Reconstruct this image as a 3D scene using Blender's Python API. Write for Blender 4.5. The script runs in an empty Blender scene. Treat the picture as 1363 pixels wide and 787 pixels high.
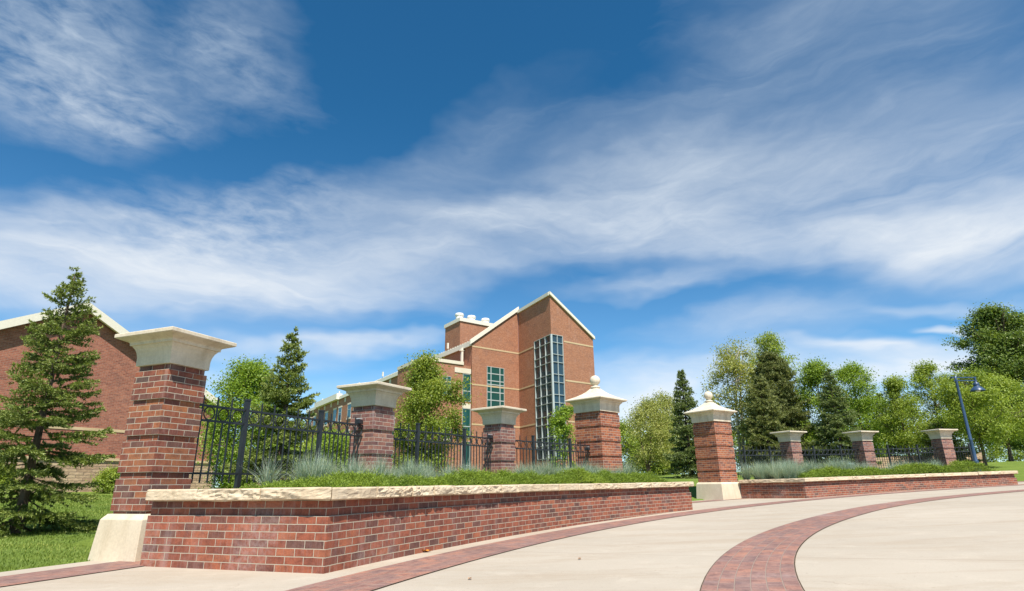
import bpy, bmesh, math, random
import numpy as np
from mathutils import Vector, noise as mnoise

S = bpy.context.scene
COL = S.collection
rad = math.radians

# ------------------------------------------------------------------ camera
cam_d = bpy.data.cameras.new("camera")
cam = bpy.data.objects.new("camera", cam_d)
COL.objects.link(cam)
cam.location = (0, 0, 0.72)
cam.rotation_mode = 'XYZ'
cam_d.sensor_width = 36.0
cam_d.lens = 780.0 / 1363.0 * 36.0
cam_d.clip_start = 0.1
cam_d.clip_end = 5000
p_, r_ = rad(17.9), rad(0.7)
fw = Vector((0, math.cos(p_), math.sin(p_)))
up0 = Vector((0, -math.sin(p_), math.cos(p_)))
rt0 = Vector((1, 0, 0))
rt = rt0 * math.cos(r_) - up0 * math.sin(r_)
up = up0 * math.cos(r_) + rt0 * math.sin(r_)
from mathutils import Matrix
M3 = Matrix((rt, up, -fw)).transposed()
cam.rotation_euler = M3.to_euler('XYZ')
S.camera = cam

# ------------------------------------------------------------------ exposure
S.view_settings.view_transform = 'Standard'
S.view_settings.look = 'None'
S.view_settings.exposure = 0.68
S.view_settings.gamma = 1.0
S.render.resolution_x, S.render.resolution_y = 1024, 591

# ------------------------------------------------------------------ sun
TO_SUN = Vector((0.155, -0.62, 1.0)).normalized()
sun_d = bpy.data.lights.new("sun", 'SUN')
sun_d.energy = 5.0
sun_d.angle = rad(0.53)
sun_d.color = (1.0, 0.945, 0.86)
sun = bpy.data.objects.new("sun", sun_d)
COL.objects.link(sun)
sun.rotation_euler = TO_SUN.to_track_quat('Z', 'Y').to_euler()
sun.location = (20, -60, 80)
SUN_EL = math.asin(TO_SUN.z)
SUN_AZ = math.atan2(TO_SUN.x, TO_SUN.y)

# ------------------------------------------------------------------ world: sky with cirrus
W = bpy.data.worlds.new("World")
S.world = W
W.use_nodes = True
nt = W.node_tree
nt.nodes.clear()


class NG:
    """small helper round a node tree"""
    def __init__(self, tree):
        self.t = tree

    def n(self, kind, **kw):
        nd = self.t.nodes.new(kind)
        for k, v in kw.items():
            setattr(nd, k, v)
        return nd

    def l(self, a, b):
        self.t.links.new(a, b)

    def put(self, sock, v):
        if hasattr(v, 'is_linked') or isinstance(v, bpy.types.NodeSocket):
            self.l(v, sock)
        else:
            sock.default_value = v

    def math(self, op, a, b=0.0, c=0.0, clamp=False):
        nd = self.n('ShaderNodeMath', operation=op, use_clamp=clamp)
        self.put(nd.inputs[0], a)
        self.put(nd.inputs[1], b)
        if op in ('MULTIPLY_ADD', 'SMOOTH_MIN', 'SMOOTH_MAX', 'COMPARE', 'WRAP'):
            self.put(nd.inputs[2], c)
        return nd.outputs[0]

    def vmath(self, op, a, b=(0, 0, 0)):
        nd = self.n('ShaderNodeVectorMath', operation=op)
        self.put(nd.inputs[0], a)
        self.put(nd.inputs[1], b)
        return nd.outputs['Vector']

    def mapping(self, v, loc=(0, 0, 0), rot=(0, 0, 0), scale=(1, 1, 1), kind='POINT'):
        nd = self.n('ShaderNodeMapping', vector_type=kind)
        self.l(v, nd.inputs['Vector'])
        nd.inputs['Location'].default_value = loc
        nd.inputs['Rotation'].default_value = rot
        nd.inputs['Scale'].default_value = scale
        return nd.outputs[0]

    def noise(self, v, scale, detail=4, rough=0.55, dist=0.0, out='Fac'):
        nd = self.n('ShaderNodeTexNoise')
        self.l(v, nd.inputs['Vector'])
        nd.inputs['Scale'].default_value = scale
        nd.inputs['Detail'].default_value = detail
        nd.inputs['Roughness'].default_value = rough
        nd.inputs['Distortion'].default_value = dist
        return nd.outputs[out]

    def maprange(self, v, a, b, c=0.0, d=1.0, smooth=False):
        nd = self.n('ShaderNodeMapRange')
        if smooth:
            nd.interpolation_type = 'SMOOTHSTEP'
        self.l(v, nd.inputs[0])
        for i, x in enumerate((a, b, c, d)):
            nd.inputs[i + 1].default_value = x
        return nd.outputs[0]

    def mix(self, fac, a, b, blend='MIX'):
        nd = self.n('ShaderNodeMix', data_type='RGBA', blend_type=blend)
        self.put(nd.inputs[0], fac)
        for i, v in ((6, a), (7, b)):
            if isinstance(v, (tuple, list)):
                nd.inputs[i].default_value = (*v[:3], 1)
            else:
                self.l(v, nd.inputs[i])
        return nd.outputs[2]

    def ramp(self, fac, stops, interp='LINEAR'):
        nd = self.n('ShaderNodeValToRGB')
        nd.color_ramp.interpolation = interp
        el = nd.color_ramp.elements
        while len(el) < len(stops):
            el.new(0.5)
        for e, (p, c) in zip(el, stops):
            e.position = p
            e.color = (*c[:3], 1)
        self.l(fac, nd.inputs[0])
        return nd.outputs[0]


g = NG(nt)
tc = g.n('ShaderNodeTexCoord').outputs['Generated']
sep = g.n('ShaderNodeSeparateXYZ')
g.l(tc, sep.inputs[0])
az = g.math('MULTIPLY', g.math('ARCTAN2', sep.outputs[0], sep.outputs[1]), 180 / math.pi)
el_ = g.math('MULTIPLY', g.math('ARCSINE', sep.outputs[2]), 180 / math.pi)
cmb = g.n('ShaderNodeCombineXYZ')
g.l(az, cmb.inputs[0]); g.l(el_, cmb.inputs[1])
AE = cmb.outputs[0]                                   # azimuth, elevation in degrees
warp = g.noise(g.mapping(AE, scale=(0.05, 0.10, 1)), 1.0, 4, 0.6, 0, 'Color')
warp = g.vmath('SUBTRACT', warp, (0.5, 0.5, 0.5))
AEw = g.vmath('ADD', AE, g.vmath('MULTIPLY', warp, (16, 9, 0)))
# broad banks of cirrus: azimuth, elevation, turn, half width, half height, strength
BANKS = [
    (-43.9, 33.7, 0, 11.2, 4.61, 0.40),
    (-43.4, 29.9, -1, 9.6, 3.31, 0.32),
    (-28.6, 37.7, -32, 6.8, 4.10, 0.32),
    (-37.1, 31.0, -0, 7.3, 1.78, 0.22),
    (-40.5, 16.8, 10, 19.7, 4.31, 0.69),
    (-25.5, 17.8, 10, 21.1, 3.22, 0.64),
    (-9.4, 21.3, 14, 18.4, 3.99, 0.47),
    (-3.2, 24.7, 15, 8.8, 1.89, 0.41),
    (-20.1, 24.0, 11, 23.7, 3.09, 0.34),
    (-13.0, 28.9, 24, 20.3, 2.80, 0.26),
    (13.0, 28.6, 3, 17.2, 5.23, 0.45),
    (30.2, 26.1, 0, 18.9, 4.14, 0.47),
    (42.2, 23.5, -1, 10.5, 4.47, 0.34),
    (42.1, 17.8, -13, 10.4, 3.38, 0.76),
    (33.4, 21.3, -7, 14.9, 3.75, 0.38),
    (17.1, 23.6, -3, 19.2, 2.80, 0.40),
    (13.6, 18.6, 3, 9.6, 1.00, 0.31),
    (23.5, 13.7, -0, 10.9, 2.29, 0.32),
    (38.2, 13.1, -8, 5.8, 0.59, 0.34),
    (31.4, 10.5, -4, 6.6, 0.75, 0.90),
    (33.8, 8.8, 3, 8.9, 1.20, 1.00),
    (37.6, 11.5, -6, 2.2, 0.29, 0.62),
    (24.1, 9.0, -0, 6.8, 1.71, 0.56),
    (14.0, 7.2, 1, 7.6, 2.48, 0.90),
    (19.7, 10.0, -2, 5.9, 1.77, 0.56),
    (10.8, 10.5, -3, 6.4, 1.42, 0.39),
    (-14.9, 13.1, 7, 9.9, 0.85, 0.62),
    (-18.3, 11.8, 5, 10.1, 0.83, 0.45),
    (-24.5, 9.5, 8, 9.8, 1.06, 0.28),
    (15.1, 3.5, -2, 39.9, 2.00, 0.50),
    (-34.9, 10.5, 11, 15.2, 1.21, 0.22),
    (12.0, 3.5, 0, 60.0, 5.00, 0.42),
    # out of this frame, for views from elsewhere
    (120, 25, 10, 40, 12, .7), (-120, 30, -10, 40, 12, .7), (180, 15, 4, 50, 6, .7), (60, 48, 20, 40, 9, .5),
]
acc = None
for a0, e0, turn, ra, re, st in BANKS:
    m = g.mapping(AEw, loc=(a0, e0, 0), rot=(0, 0, rad(turn)), scale=(ra * 1.6, re * 1.7, 1), kind='TEXTURE')
    gr = g.n('ShaderNodeTexGradient', gradient_type='SPHERICAL')
    g.l(m, gr.inputs[0])
    s1 = g.maprange(gr.outputs['Fac'], 0.0, 1.0, 0.0, st, True)
    if acc is None:
        acc = s1
    else:                                               # screen the banks over one another
        inv = g.math('MULTIPLY', g.math('SUBTRACT', 1.0, acc), g.math('SUBTRACT', 1.0, s1))
        acc = g.math('SUBTRACT', 1.0, inv)
# fine structure: fibres drawn out along the wind, and ripples
fib = g.noise(g.mapping(AEw, rot=(0, 0, rad(-16)), scale=(0.030, 0.17, 1)), 1.0, 9, 0.56, 0.5)
fib2 = g.noise(g.mapping(AE, loc=(7, 3, 0), rot=(0, 0, rad(-24)), scale=(0.20, 0.55, 1)), 1.0, 8, 0.66, 0.9)
rip = g.noise(g.mapping(AE, rot=(0, 0, rad(22)), scale=(0.34, 0.85, 1)), 1.0, 7, 0.60, 0.4)
mr = g.mapping(AEw, loc=(-37, 32, 0), rot=(0, 0, rad(-12)), scale=(26, 15, 1), kind='TEXTURE')
grr = g.n('ShaderNodeTexGradient', gradient_type='SPHERICAL')
g.l(mr, grr.inputs[0])
ripm = g.maprange(grr.outputs['Fac'], 0.0, 0.5, 0, 1, True)
tex = g.math('ADD', g.math('MULTIPLY', g.math('SUBTRACT', fib, 0.5), 2.2), g.math('MULTIPLY', g.math('SUBTRACT', fib2, 0.5), 0.45))
tex = g.math('ADD', tex, g.math('MULTIPLY', g.math('MULTIPLY', g.math('SUBTRACT', rip, 0.5), 2.8), ripm))
dens = g.math('MULTIPLY', acc, g.math('ADD', 1.0, tex), clamp=True)
dens = g.math('ADD', dens, g.math('MULTIPLY', g.maprange(fib, 0.50, 0.80, 0, 0.16), g.maprange(fib2, 0.35, 0.7, 0.3, 1.0)), clamp=True)
dens = g.maprange(dens, 0.03, 1.0, 0.0, 0.96)

sky = g.n('ShaderNodeTexSky', sky_type='NISHITA')
sky.sun_disc = False
sky.sun_elevation = SUN_EL
sky.sun_rotation = SUN_AZ
sky.altitude = 1500
sky.air_density = 1.0
sky.dust_density = 0.6
sky.ozone_density = 2.0
SKY_STRENGTH = 0.10
tint = g.mix(g.maprange(el_, 4, 36, 0, 1, True), (0.56, 0.90, 1.02), (0.20, 0.68, 0.87))      # a clear, polarised high-plains blue
skyc = g.mix(1.0, sky.outputs[0], tint, 'MULTIPLY')
cloudc = g.mix(g.maprange(el_, 5, 36), (6.1, 6.25, 6.4), (3.7, 4.35, 5.1))
full = g.mix(dens, skyc, cloudc)
bg = g.n('ShaderNodeBackground')
g.l(full, bg.inputs[0])
bg.inputs[1].default_value = SKY_STRENGTH
out = g.n('ShaderNodeOutputWorld')
g.l(bg.outputs[0], out.inputs[0])

# ------------------------------------------------------------------ names
def tag(o, label=None, cat=None, group=None, kind=None):
    if label: o['label'] = label
    if cat: o['category'] = cat
    if group: o['group'] = group
    if kind: o['kind'] = kind
    return o


def thing(name, label, cat, loc=(0, 0, 0), rotz=0.0, group=None):
    o = bpy.data.objects.new(name, None)
    o.empty_display_size = 0.3
    COL.objects.link(o)
    o.location = loc
    o.rotation_euler = (0, 0, rotz)
    return tag(o, label, cat, group)


def link(name, me, parent=None, mat=None):
    o = bpy.data.objects.new(name, me)
    COL.objects.link(o)
    if parent is not None:
        o.parent = parent
    if mat is not None and not me.materials:
        me.materials.append(mat)
    return o


def copy_tree(src, parent=None):
    c = src.copy()
    COL.objects.link(c)
    if parent is not None:
        c.parent = parent
    for ch in list(src.children):
        copy_tree(ch, c)
    return c

# ------------------------------------------------------------------ materials
MATS = {}


def mat(name):
    m = bpy.data.materials.new(name)
    m.use_nodes = True
    m.node_tree.nodes.clear()
    k = NG(m.node_tree)
    o = k.n('ShaderNodeOutputMaterial')
    b = k.n('ShaderNodeBsdfPrincipled')
    k.l(b.outputs[0], o.inputs[0])
    MATS[name] = m
    return m, k, b, o


def uvmap(k):
    return k.n('ShaderNodeUVMap').outputs[0]


def bump(k, b, h, strength, dist):
    nd = k.n('ShaderNodeBump')
    nd.inputs['Strength'].default_value = strength
    nd.inputs['Distance'].default_value = dist
    k.l(h, nd.inputs['Height'])
    k.l(nd.outputs[0], b.inputs['Normal'])


ROW = 0.066


def brick_mat(name, stops, mortar, row=ROW, width=0.2, msize=0.0085, bloom=0.35, depth=0.006, freq=0.5, fade=0.0):
    m, k, b, o = mat(name)
    uv = uvmap(k)
    wob = k.vmath('MULTIPLY', k.vmath('SUBTRACT', k.noise(uv, 14, 2, 0.5, 0, 'Color'), (0.5, 0.5, 0.5)), (0.005, 0.005, 0))
    br = k.n('ShaderNodeTexBrick')
    k.l(k.vmath('ADD', uv, wob), br.inputs['Vector'])
    br.offset = freq
    br.inputs['Color1'].default_value = (0, 0, 0, 1)
    br.inputs['Color2'].default_value = (1, 1, 1, 1)
    br.inputs['Mortar'].default_value = (0.5, 0.5, 0.5, 1)
    br.inputs['Scale'].default_value = 1
    br.inputs['Mortar Size'].default_value = msize / 2
    br.inputs['Mortar Smooth'].default_value = 0.25
    br.inputs['Brick Width'].default_value = width
    br.inputs['Row Height'].default_value = row
    col = k.ramp(br.outputs['Color'], stops)
    fine = k.noise(uv, 60, 5, 0.65)
    col = k.mix(0.55, col, k.ramp(fine, [(0.25, (0.45, 0.45, 0.45)), (0.75, (1.35, 1.3, 1.3))]), 'MULTIPLY')
    mot = k.noise(k.mapping(uv, scale=(9, 11, 1)), 1.0, 4, 0.6, 0.4)
    col = k.mix(0.75, col, k.ramp(mot, [(0.30, (0.52, 0.50, 0.58)), (0.5, (1, 1, 1)), (0.72, (1.30, 1.28, 1.22))]), 'MULTIPLY')
    drag = k.noise(k.mapping(uv, scale=(70, 6, 1)), 1.0, 3, 0.6)           # vertical drag marks of the clay
    col = k.mix(k.maprange(drag, 0.5, 0.75, 0, 0.35), col, (0.30, 0.20, 0.19))
    big = k.noise(k.mapping(uv, scale=(1.1, 0.6, 1)), 1.0, 5, 0.6)
    blm = k.math('MULTIPLY', k.maprange(big, 0.52, 0.74, 0, 1, True), k.maprange(k.noise(uv, 22, 4, 0.7), 0.35, 0.7, 0, 1))
    col = k.mix(k.math('MULTIPLY', blm, bloom), col, (0.56, 0.48, 0.46))   # white salt bloom
    strk = k.noise(k.mapping(uv, scale=(5, 0.35, 1)), 1.0, 6, 0.7)
    col = k.mix(k.math('MULTIPLY', k.maprange(strk, 0.55, 0.75, 0, 1), bloom * 0.9), col, (0.50, 0.42, 0.40))
    soot = k.noise(k.mapping(uv, loc=(3, 9, 0), scale=(0.8, 1.4, 1)), 1.0, 6, 0.65)
    col = k.mix(k.maprange(soot, 0.52, 0.8, 0, 0.5), col, (0.10, 0.055, 0.05))
    mcol = k.mix(k.noise(uv, 9, 4, 0.6), mortar, tuple(c * 0.72 for c in mortar))
    col = k.mix(br.outputs['Fac'], col, mcol)
    k.l(col, b.inputs['Base Color'])
    b.inputs['Roughness'].default_value = 0.82
    b.inputs['Specular IOR Level'].default_value = 0.3
    h = k.math('SUBTRACT', k.math('MULTIPLY', fine, 0.35), br.outputs['Fac'])
    bump(k, b, h, 0.9, depth)
    return m


PALETTE = [(0.0, (0.130, 0.065, 0.051)), (0.10, (0.155, 0.065, 0.048)), (0.28, (0.207, 0.066, 0.041)),
           (0.55, (0.254, 0.077, 0.043)), (0.8, (0.300, 0.092, 0.050)), (1.0, (0.331, 0.114, 0.059))]
brick_wall_m = brick_mat("wall_brick", PALETTE, (0.52, 0.44, 0.34))
brick_pier_m = brick_mat("pier_brick", [(0.0, (0.095, 0.061, 0.052)), (0.12, (0.134, 0.068, 0.052)), (0.35, (0.179, 0.061, 0.041)),
                                        (0.6, (0.246, 0.076, 0.042)), (0.85, (0.302, 0.104, 0.048)), (1.0, (0.336, 0.135, 0.057))],
                         (0.54, 0.46, 0.36), bloom=0.42)
brick_pale_m = brick_mat("bloomed_pier_brick", [(0.0, (0.138, 0.086, 0.080)), (0.2, (0.180, 0.086, 0.075)), (0.5, (0.244, 0.103, 0.080)),
                                        (0.8, (0.307, 0.140, 0.100)), (1.0, (0.350, 0.184, 0.130))],
                         (0.56, 0.48, 0.40), bloom=0.75)
brick_gate_m = brick_mat("gate_pier_brick", [(0.0, (0.154, 0.060, 0.043)), (0.2, (0.220, 0.072, 0.040)), (0.5, (0.319, 0.097, 0.043)),
                                        (0.8, (0.374, 0.121, 0.052)), (1.0, (0.397, 0.145, 0.062))],
                         (0.56, 0.46, 0.36), bloom=0.30)
brick_house_m = brick_mat("building_brick", [(0.0, (0.318, 0.123, 0.061)), (0.4, (0.382, 0.156, 0.080)), (1.0, (0.456, 0.200, 0.106))],
                          (0.34, 0.22, 0.16), row=0.0677, width=0.2032, msize=0.010, bloom=0.22, depth=0.004)
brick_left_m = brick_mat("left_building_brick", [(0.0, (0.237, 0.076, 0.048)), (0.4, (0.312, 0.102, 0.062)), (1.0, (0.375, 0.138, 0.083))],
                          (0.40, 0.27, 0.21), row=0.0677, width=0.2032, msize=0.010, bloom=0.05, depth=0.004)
paver_m = brick_mat("brick_paving", [(0.0, (0.215, 0.130, 0.112)), (0.35, (0.25, 0.140, 0.114)), (0.7, (0.28, 0.148, 0.114)), (1.0, (0.325, 0.160, 0.112))],
                    (0.31, 0.235, 0.19), row=0.1035, width=0.207, msize=0.008, bloom=0.40, depth=0.003)


def stone_mat(name, c1, c2, scale=6.0, bumpd=0.004, stain=(0.35, 0.27, 0.17), stain_amt=0.4, bump_scale=40, bump_str=0.6, obj=True):
    m, k, b, o = mat(name)
    v = k.n('ShaderNodeTexCoord').outputs['Object']
    a = k.noise(v, scale, 6, 0.6)
    col = k.mix(k.maprange(a, 0.3, 0.7), c1, c2)
    s = k.noise(k.mapping(v, scale=(2.2, 2.2, 0.9)), 1.4, 6, 0.7)
    col = k.mix(k.maprange(s, 0.52, 0.78, 0, stain_amt), col, stain)
    d_ = k.noise(k.mapping(v, scale=(9, 9, 0.9)), 1.0, 5, 0.65)
    col = k.mix(k.maprange(d_, 0.52, 0.75, 0, stain_amt * 0.6), col, tuple(c * 0.85 for c in stain))
    f = k.noise(v, bump_scale, 5, 0.7)
    col = k.mix(0.35, col, k.ramp(f, [(0.3, (0.7, 0.7, 0.7)), (0.7, (1.2, 1.2, 1.2))]), 'MULTIPLY')
    k.l(col, b.inputs['Base Color'])
    b.inputs['Roughness'].default_value = 0.85
    b.inputs['Specular IOR Level'].default_value = 0.3
    bump(k, b, f, bump_str, bumpd)
    return m


cast_m = stone_mat("cast_stone", (0.66, 0.58, 0.46), (0.55, 0.47, 0.35), 3.5, 0.004, (0.36, 0.285, 0.20), 0.75)
plinth_m = stone_mat("plinth_stone", (0.64, 0.555, 0.42), (0.56, 0.47, 0.34), 2.0, 0.002, (0.42, 0.32, 0.20), 0.45)
rock_m = stone_mat("rock_faced_limestone", (0.62, 0.52, 0.38), (0.52, 0.405, 0.265), 3.2, 0.006, (0.42, 0.29, 0.16), 0.45, 26, 0.9)
trim_m = stone_mat("building_trim_stone", (0.68, 0.61, 0.50), (0.62, 0.54, 0.42), 0.8, 0.002, (0.5, 0.42, 0.3), 0.2)
band_m = stone_mat("sandstone_band", (0.56, 0.42, 0.26), (0.48, 0.35, 0.20), 1.0, 0.002, (0.4, 0.28, 0.16), 0.2)

# ledgestone courses of the left building
m, k, b, o = mat("ledgestone")
uv = uvmap(k)
br = k.n('ShaderNodeTexBrick')
wob = k.vmath('MULTIPLY', k.vmath('SUBTRACT', k.noise(uv, 3, 3, 0.5, 0, 'Color'), (0.5, 0.5, 0.5)), (0.10, 0.05, 0))
k.l(k.vmath('ADD', uv, wob), br.inputs['Vector'])
br.inputs['Color1'].default_value = (0.50, 0.37, 0.24, 1); br.inputs['Color2'].default_value = (0.34, 0.22, 0.14, 1)
br.inputs['Mortar'].default_value = (0.20, 0.14, 0.10, 1)
br.inputs['Scale'].default_value = 1; br.inputs['Mortar Size'].default_value = 0.008
br.inputs['Brick Width'].default_value = 0.55; br.inputs['Row Height'].default_value = 0.12
k.l(k.mix(0.5, br.outputs['Color'], k.ramp(k.noise(uv, 9, 5, 0.6), [(0.3, (0.6, 0.58, 0.55)), (0.7, (1.3, 1.25, 1.2))]), 'MULTIPLY'), b.inputs['Base Color'])
b.inputs['Roughness'].default_value = 0.9
bump(k, b, k.math('SUBTRACT', k.noise(uv, 7, 5, 0.6), br.outputs['Fac']), 1.0, 0.03)
ledge_m = m


def plain(name, col, rough=0.5, metal=0.0, spec=0.5, var=0.12, scale=12.0):
    m, k, b, o = mat(name)
    v = k.n('ShaderNodeTexCoord').outputs['Object']
    a = k.noise(v, scale, 5, 0.6)
    c = k.mix(1.0, (col), k.ramp(a, [(0.25, (1 - var,) * 3), (0.75, (1 + var,) * 3)]), 'MULTIPLY')
    k.l(c, b.inputs['Base Color'])
    b.inputs['Roughness'].default_value = rough
    b.inputs['Metallic'].default_value = metal
    b.inputs['Specular IOR Level'].default_value = spec
    return m


iron_m = plain("black_painted_iron", (0.018, 0.019, 0.022), 0.42, 0, 0.5, 0.35)
white_m = plain("white_paint", (0.74, 0.72, 0.67), 0.5, 0, 0.4, 0.06)
cream_m = plain("cream_fascia", (0.72, 0.655, 0.55), 0.6, 0, 0.3, 0.06)
roofm = plain("grey_standing_seam", (0.17, 0.15, 0.145), 0.45, 0, 0.4, 0.1)
soffit_m = plain("soffit_panel", (0.30, 0.26, 0.23), 0.8, 0, 0.2, 0.08)
dark_m = plain("dark_interior", (0.05, 0.052, 0.05), 0.9, 0, 0.1, 0.2)
blue_m = plain("blue_lamp_paint", (0.030, 0.062, 0.125), 0.38, 0, 0.5, 0.15)
grey_m = plain("grey_metal", (0.28, 0.28, 0.28), 0.5, 0.2, 0.5, 0.1)
frame_m = plain("pale_window_frame", (0.44, 0.48, 0.47), 0.45, 0.1, 0.5, 0.05)
bark_m = plain("bark", (0.12, 0.085, 0.06), 0.95, 0, 0.2, 0.5, 9)
palebark_m = plain("pale_bark", (0.36, 0.32, 0.27), 0.9, 0, 0.2, 0.4, 6)
soil_m = plain("bark_mulch", (0.075, 0.05, 0.034), 1.0, 0, 0.1, 0.5, 30)
lens_m = plain("floodlight_lens", (0.45, 0.48, 0.5), 0.1, 0, 0.6, 0.05)
deadleaf_m = plain("dry_leaf", (0.55, 0.22, 0.03), 0.7, 0, 0.3, 0.2)

# window glass: a see-through tinted pane that mirrors the sky
def glass(name, tint, refl, keep):
    m, k, b, o = mat(name)
    tr = k.n('ShaderNodeBsdfTransparent'); tr.inputs[0].default_value = (*tint, 1)
    b.inputs['Base Color'].default_value = (*[c * 0.24 for c in tint], 1)
    b.inputs['Roughness'].default_value = 0.04
    b.inputs['Specular IOR Level'].default_value = refl
    v = k.n('ShaderNodeTexCoord').outputs['Object']
    bump(k, b, k.noise(v, 0.9, 2, 0.4), 0.25, 0.05)
    mx = k.n('ShaderNodeMixShader'); mx.inputs[0].default_value = keep
    k.l(tr.outputs[0], mx.inputs[1]); k.l(b.outputs[0], mx.inputs[2]); k.l(mx.outputs[0], o.inputs[0])
    return m


glass_clear_m = glass("atrium_glass", (0.42, 0.52, 0.55), 0.8, 0.45)
glass_blue_m = glass("blue_glass", (0.14, 0.30, 0.42), 0.7, 0.80)
glass_teal_m = glass("teal_glass", (0.08, 0.36, 0.32), 0.6, 0.85)

# concrete
m, k, b, o = mat("exposed_concrete")
v = k.n('ShaderNodeTexCoord').outputs['Object']
uv = uvmap(k)                                            # u = angle in degrees round the plaza, v = radius
base = k.mix(k.maprange(k.noise(v, 0.35, 6, 0.6), 0.3, 0.7), (0.425, 0.370, 0.300), (0.360, 0.312, 0.250))
st = k.noise(k.mapping(v, rot=(0, 0, 0.5), scale=(0.5, 1.9, 1)), 1.0, 9, 0.74, 0.6)
base = k.mix(k.maprange(st, 0.47, 0.70, 0, 0.7), base, (0.33, 0.262, 0.19))
base = k.mix(k.maprange(k.noise(v, 3.0, 6, 0.7), 0.55, 0.8, 0, 0.35), base, (0.57, 0.50, 0.41))
grit = k.noise(v, 140, 3, 0.7)
base = k.mix(0.4, base, k.ramp(grit, [(0.3, (0.72, 0.72, 0.72)), (0.7, (1.22, 1.22, 1.22))]), 'MULTIPLY')
sp = k.n('ShaderNodeSeparateXYZ'); k.l(uv, sp.inputs[0])
ju = k.math('ABSOLUTE', k.math('SUBTRACT', k.math('FRACT', k.math('DIVIDE', sp.outputs[0], 7.6)), 0.5))
ju = k.math('MULTIPLY', k.math('MULTIPLY', ju, rad(7.6)), sp.outputs[1])         # metres from the joint
jr = k.math('MULTIPLY', k.math('ABSOLUTE', k.math('SUBTRACT', k.math('FRACT', k.math('DIVIDE', k.math('SUBTRACT', sp.outputs[1], 21.3), 4.2)), 0.5)), 4.2)
jm = k.math('MULTIPLY', k.maprange(ju, 0.006, 0.014, 1, 0), k.maprange(k.noise(v, 0.5, 3, 0.5), 0.3, 0.6, 0.25, 1))
blot = k.noise(k.mapping(v, loc=(5, 3, 0), scale=(1.3, 1.3, 1)), 1.0, 8, 0.75)
base = k.mix(k.maprange(blot, 0.60, 0.70, 0, 0.30), base, (0.24, 0.185, 0.135))
spk = k.noise(v, 26, 2, 0.5)
base = k.mix(k.maprange(spk, 0.70, 0.76, 0, 0.5), base, (0.20, 0.15, 0.11))
crk = k.n('ShaderNodeTexVoronoi', feature='DISTANCE_TO_EDGE'); crk.inputs['Scale'].default_value = 0.33
k.l(k.vmath('ADD', v, k.vmath('MULTIPLY', k.noise(v, 1.2, 5, 0.7, 0, 'Color'), (0.9, 0.9, 0))), crk.inputs['Vector'])
cm = k.math('MULTIPLY', k.maprange(crk.outputs['Distance'], 0.0, 0.0028, 0.6, 0), k.maprange(k.noise(v, 0.25, 2, 0.5), 0.5, 0.62, 0, 1))
base = k.mix(k.math('MAXIMUM', k.math('MULTIPLY', jm, 0.60), cm), base, (0.20, 0.155, 0.115))
k.l(base, b.inputs['Base Color'])
b.inputs['Roughness'].default_value = 0.85
b.inputs['Specular IOR Level'].default_value = 0.25
bump(k, b, k.math('SUBTRACT', grit, jm), 0.5, 0.003)
concrete_m = m

# lawn soil under the blades
m, k, b, o = mat("lawn_grass")
v = k.n('ShaderNodeTexCoord').outputs['Object']
a = k.noise(v, 0.6, 5, 0.6)
c = k.mix(k.maprange(a, 0.3, 0.7), (0.105, 0.155, 0.024), (0.175, 0.230, 0.044))
mow = k.n('ShaderNodeTexWave'); mow.inputs['Scale'].default_value = 0.32; mow.inputs['Distortion'].default_value = 3.0
mow.inputs['Detail'].default_value = 3
k.l(k.mapping(v, rot=(0, 0, rad(80))), mow.inputs['Vector'])
c = k.mix(k.math('MULTIPLY', mow.outputs['Fac'], 0.45), c, (0.14, 0.215, 0.055))
f = k.noise(v, 45, 4, 0.7)
c = k.mix(0.7, c, k.ramp(f, [(0.3, (0.45, 0.5, 0.4)), (0.7, (1.5, 1.45, 1.4))]), 'MULTIPLY')
k.l(c, b.inputs['Base Color'])
b.inputs['Roughness'].default_value = 0.95
b.inputs['Specular IOR Level'].default_value = 0.1
bump(k, b, f, 0.8, 0.04)
lawn_m = m


def leaf_mat(name, stops, trans=0.35, rough=0.5, spec=0.35):
    """leaves: colour differs from leaf to leaf through the 'tint' attribute"""
    m, k, b, o = mat(name)
    at = k.n('ShaderNodeAttribute'); at.attribute_name = 'tint'
    col = k.ramp(at.outputs['Fac'], stops)
    k.l(col, b.inputs['Base Color'])
    b.inputs['Roughness'].default_value = rough
    b.inputs['Specular IOR Level'].default_value = spec
    t = k.n('ShaderNodeBsdfTranslucent')
    tcol = k.mix(1.0, col, (1.25, 1.2, 0.55), 'MULTIPLY')
    k.l(tcol, t.inputs[0])
    mx = k.n('ShaderNodeMixShader'); mx.inputs[0].default_value = trans
    k.l(b.outputs[0], mx.inputs[1]); k.l(t.outputs[0], mx.inputs[2]); k.l(mx.outputs[0], o.inputs[0])
    return m


leaf_lime_m = leaf_mat("lime_leaf", [(0, (0.125, 0.205, 0.024)), (0.5, (0.235, 0.345, 0.042)), (1, (0.37, 0.46, 0.075))], 0.45)
leaf_mid_m = leaf_mat("mid_green_leaf", [(0, (0.145, 0.210, 0.026)), (0.5, (0.265, 0.345, 0.048)), (1, (0.40, 0.46, 0.095))], 0.4)
leaf_olive_m = leaf_mat("olive_leaf", [(0, (0.125, 0.185, 0.024)), (0.5, (0.235, 0.305, 0.042)), (1, (0.40, 0.44, 0.085))], 0.4)
leaf_pale_m = leaf_mat("pale_leaf", [(0, (0.193, 0.231, 0.054)), (0.5, (0.329, 0.354, 0.089)), (1, (0.483, 0.462, 0.143))], 0.4)
leaf_dark_m = leaf_mat("cottonwood_leaf", [(0, (0.085, 0.135, 0.028)), (0.5, (0.155, 0.225, 0.042)), (1, (0.25, 0.31, 0.07))], 0.35)
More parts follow.
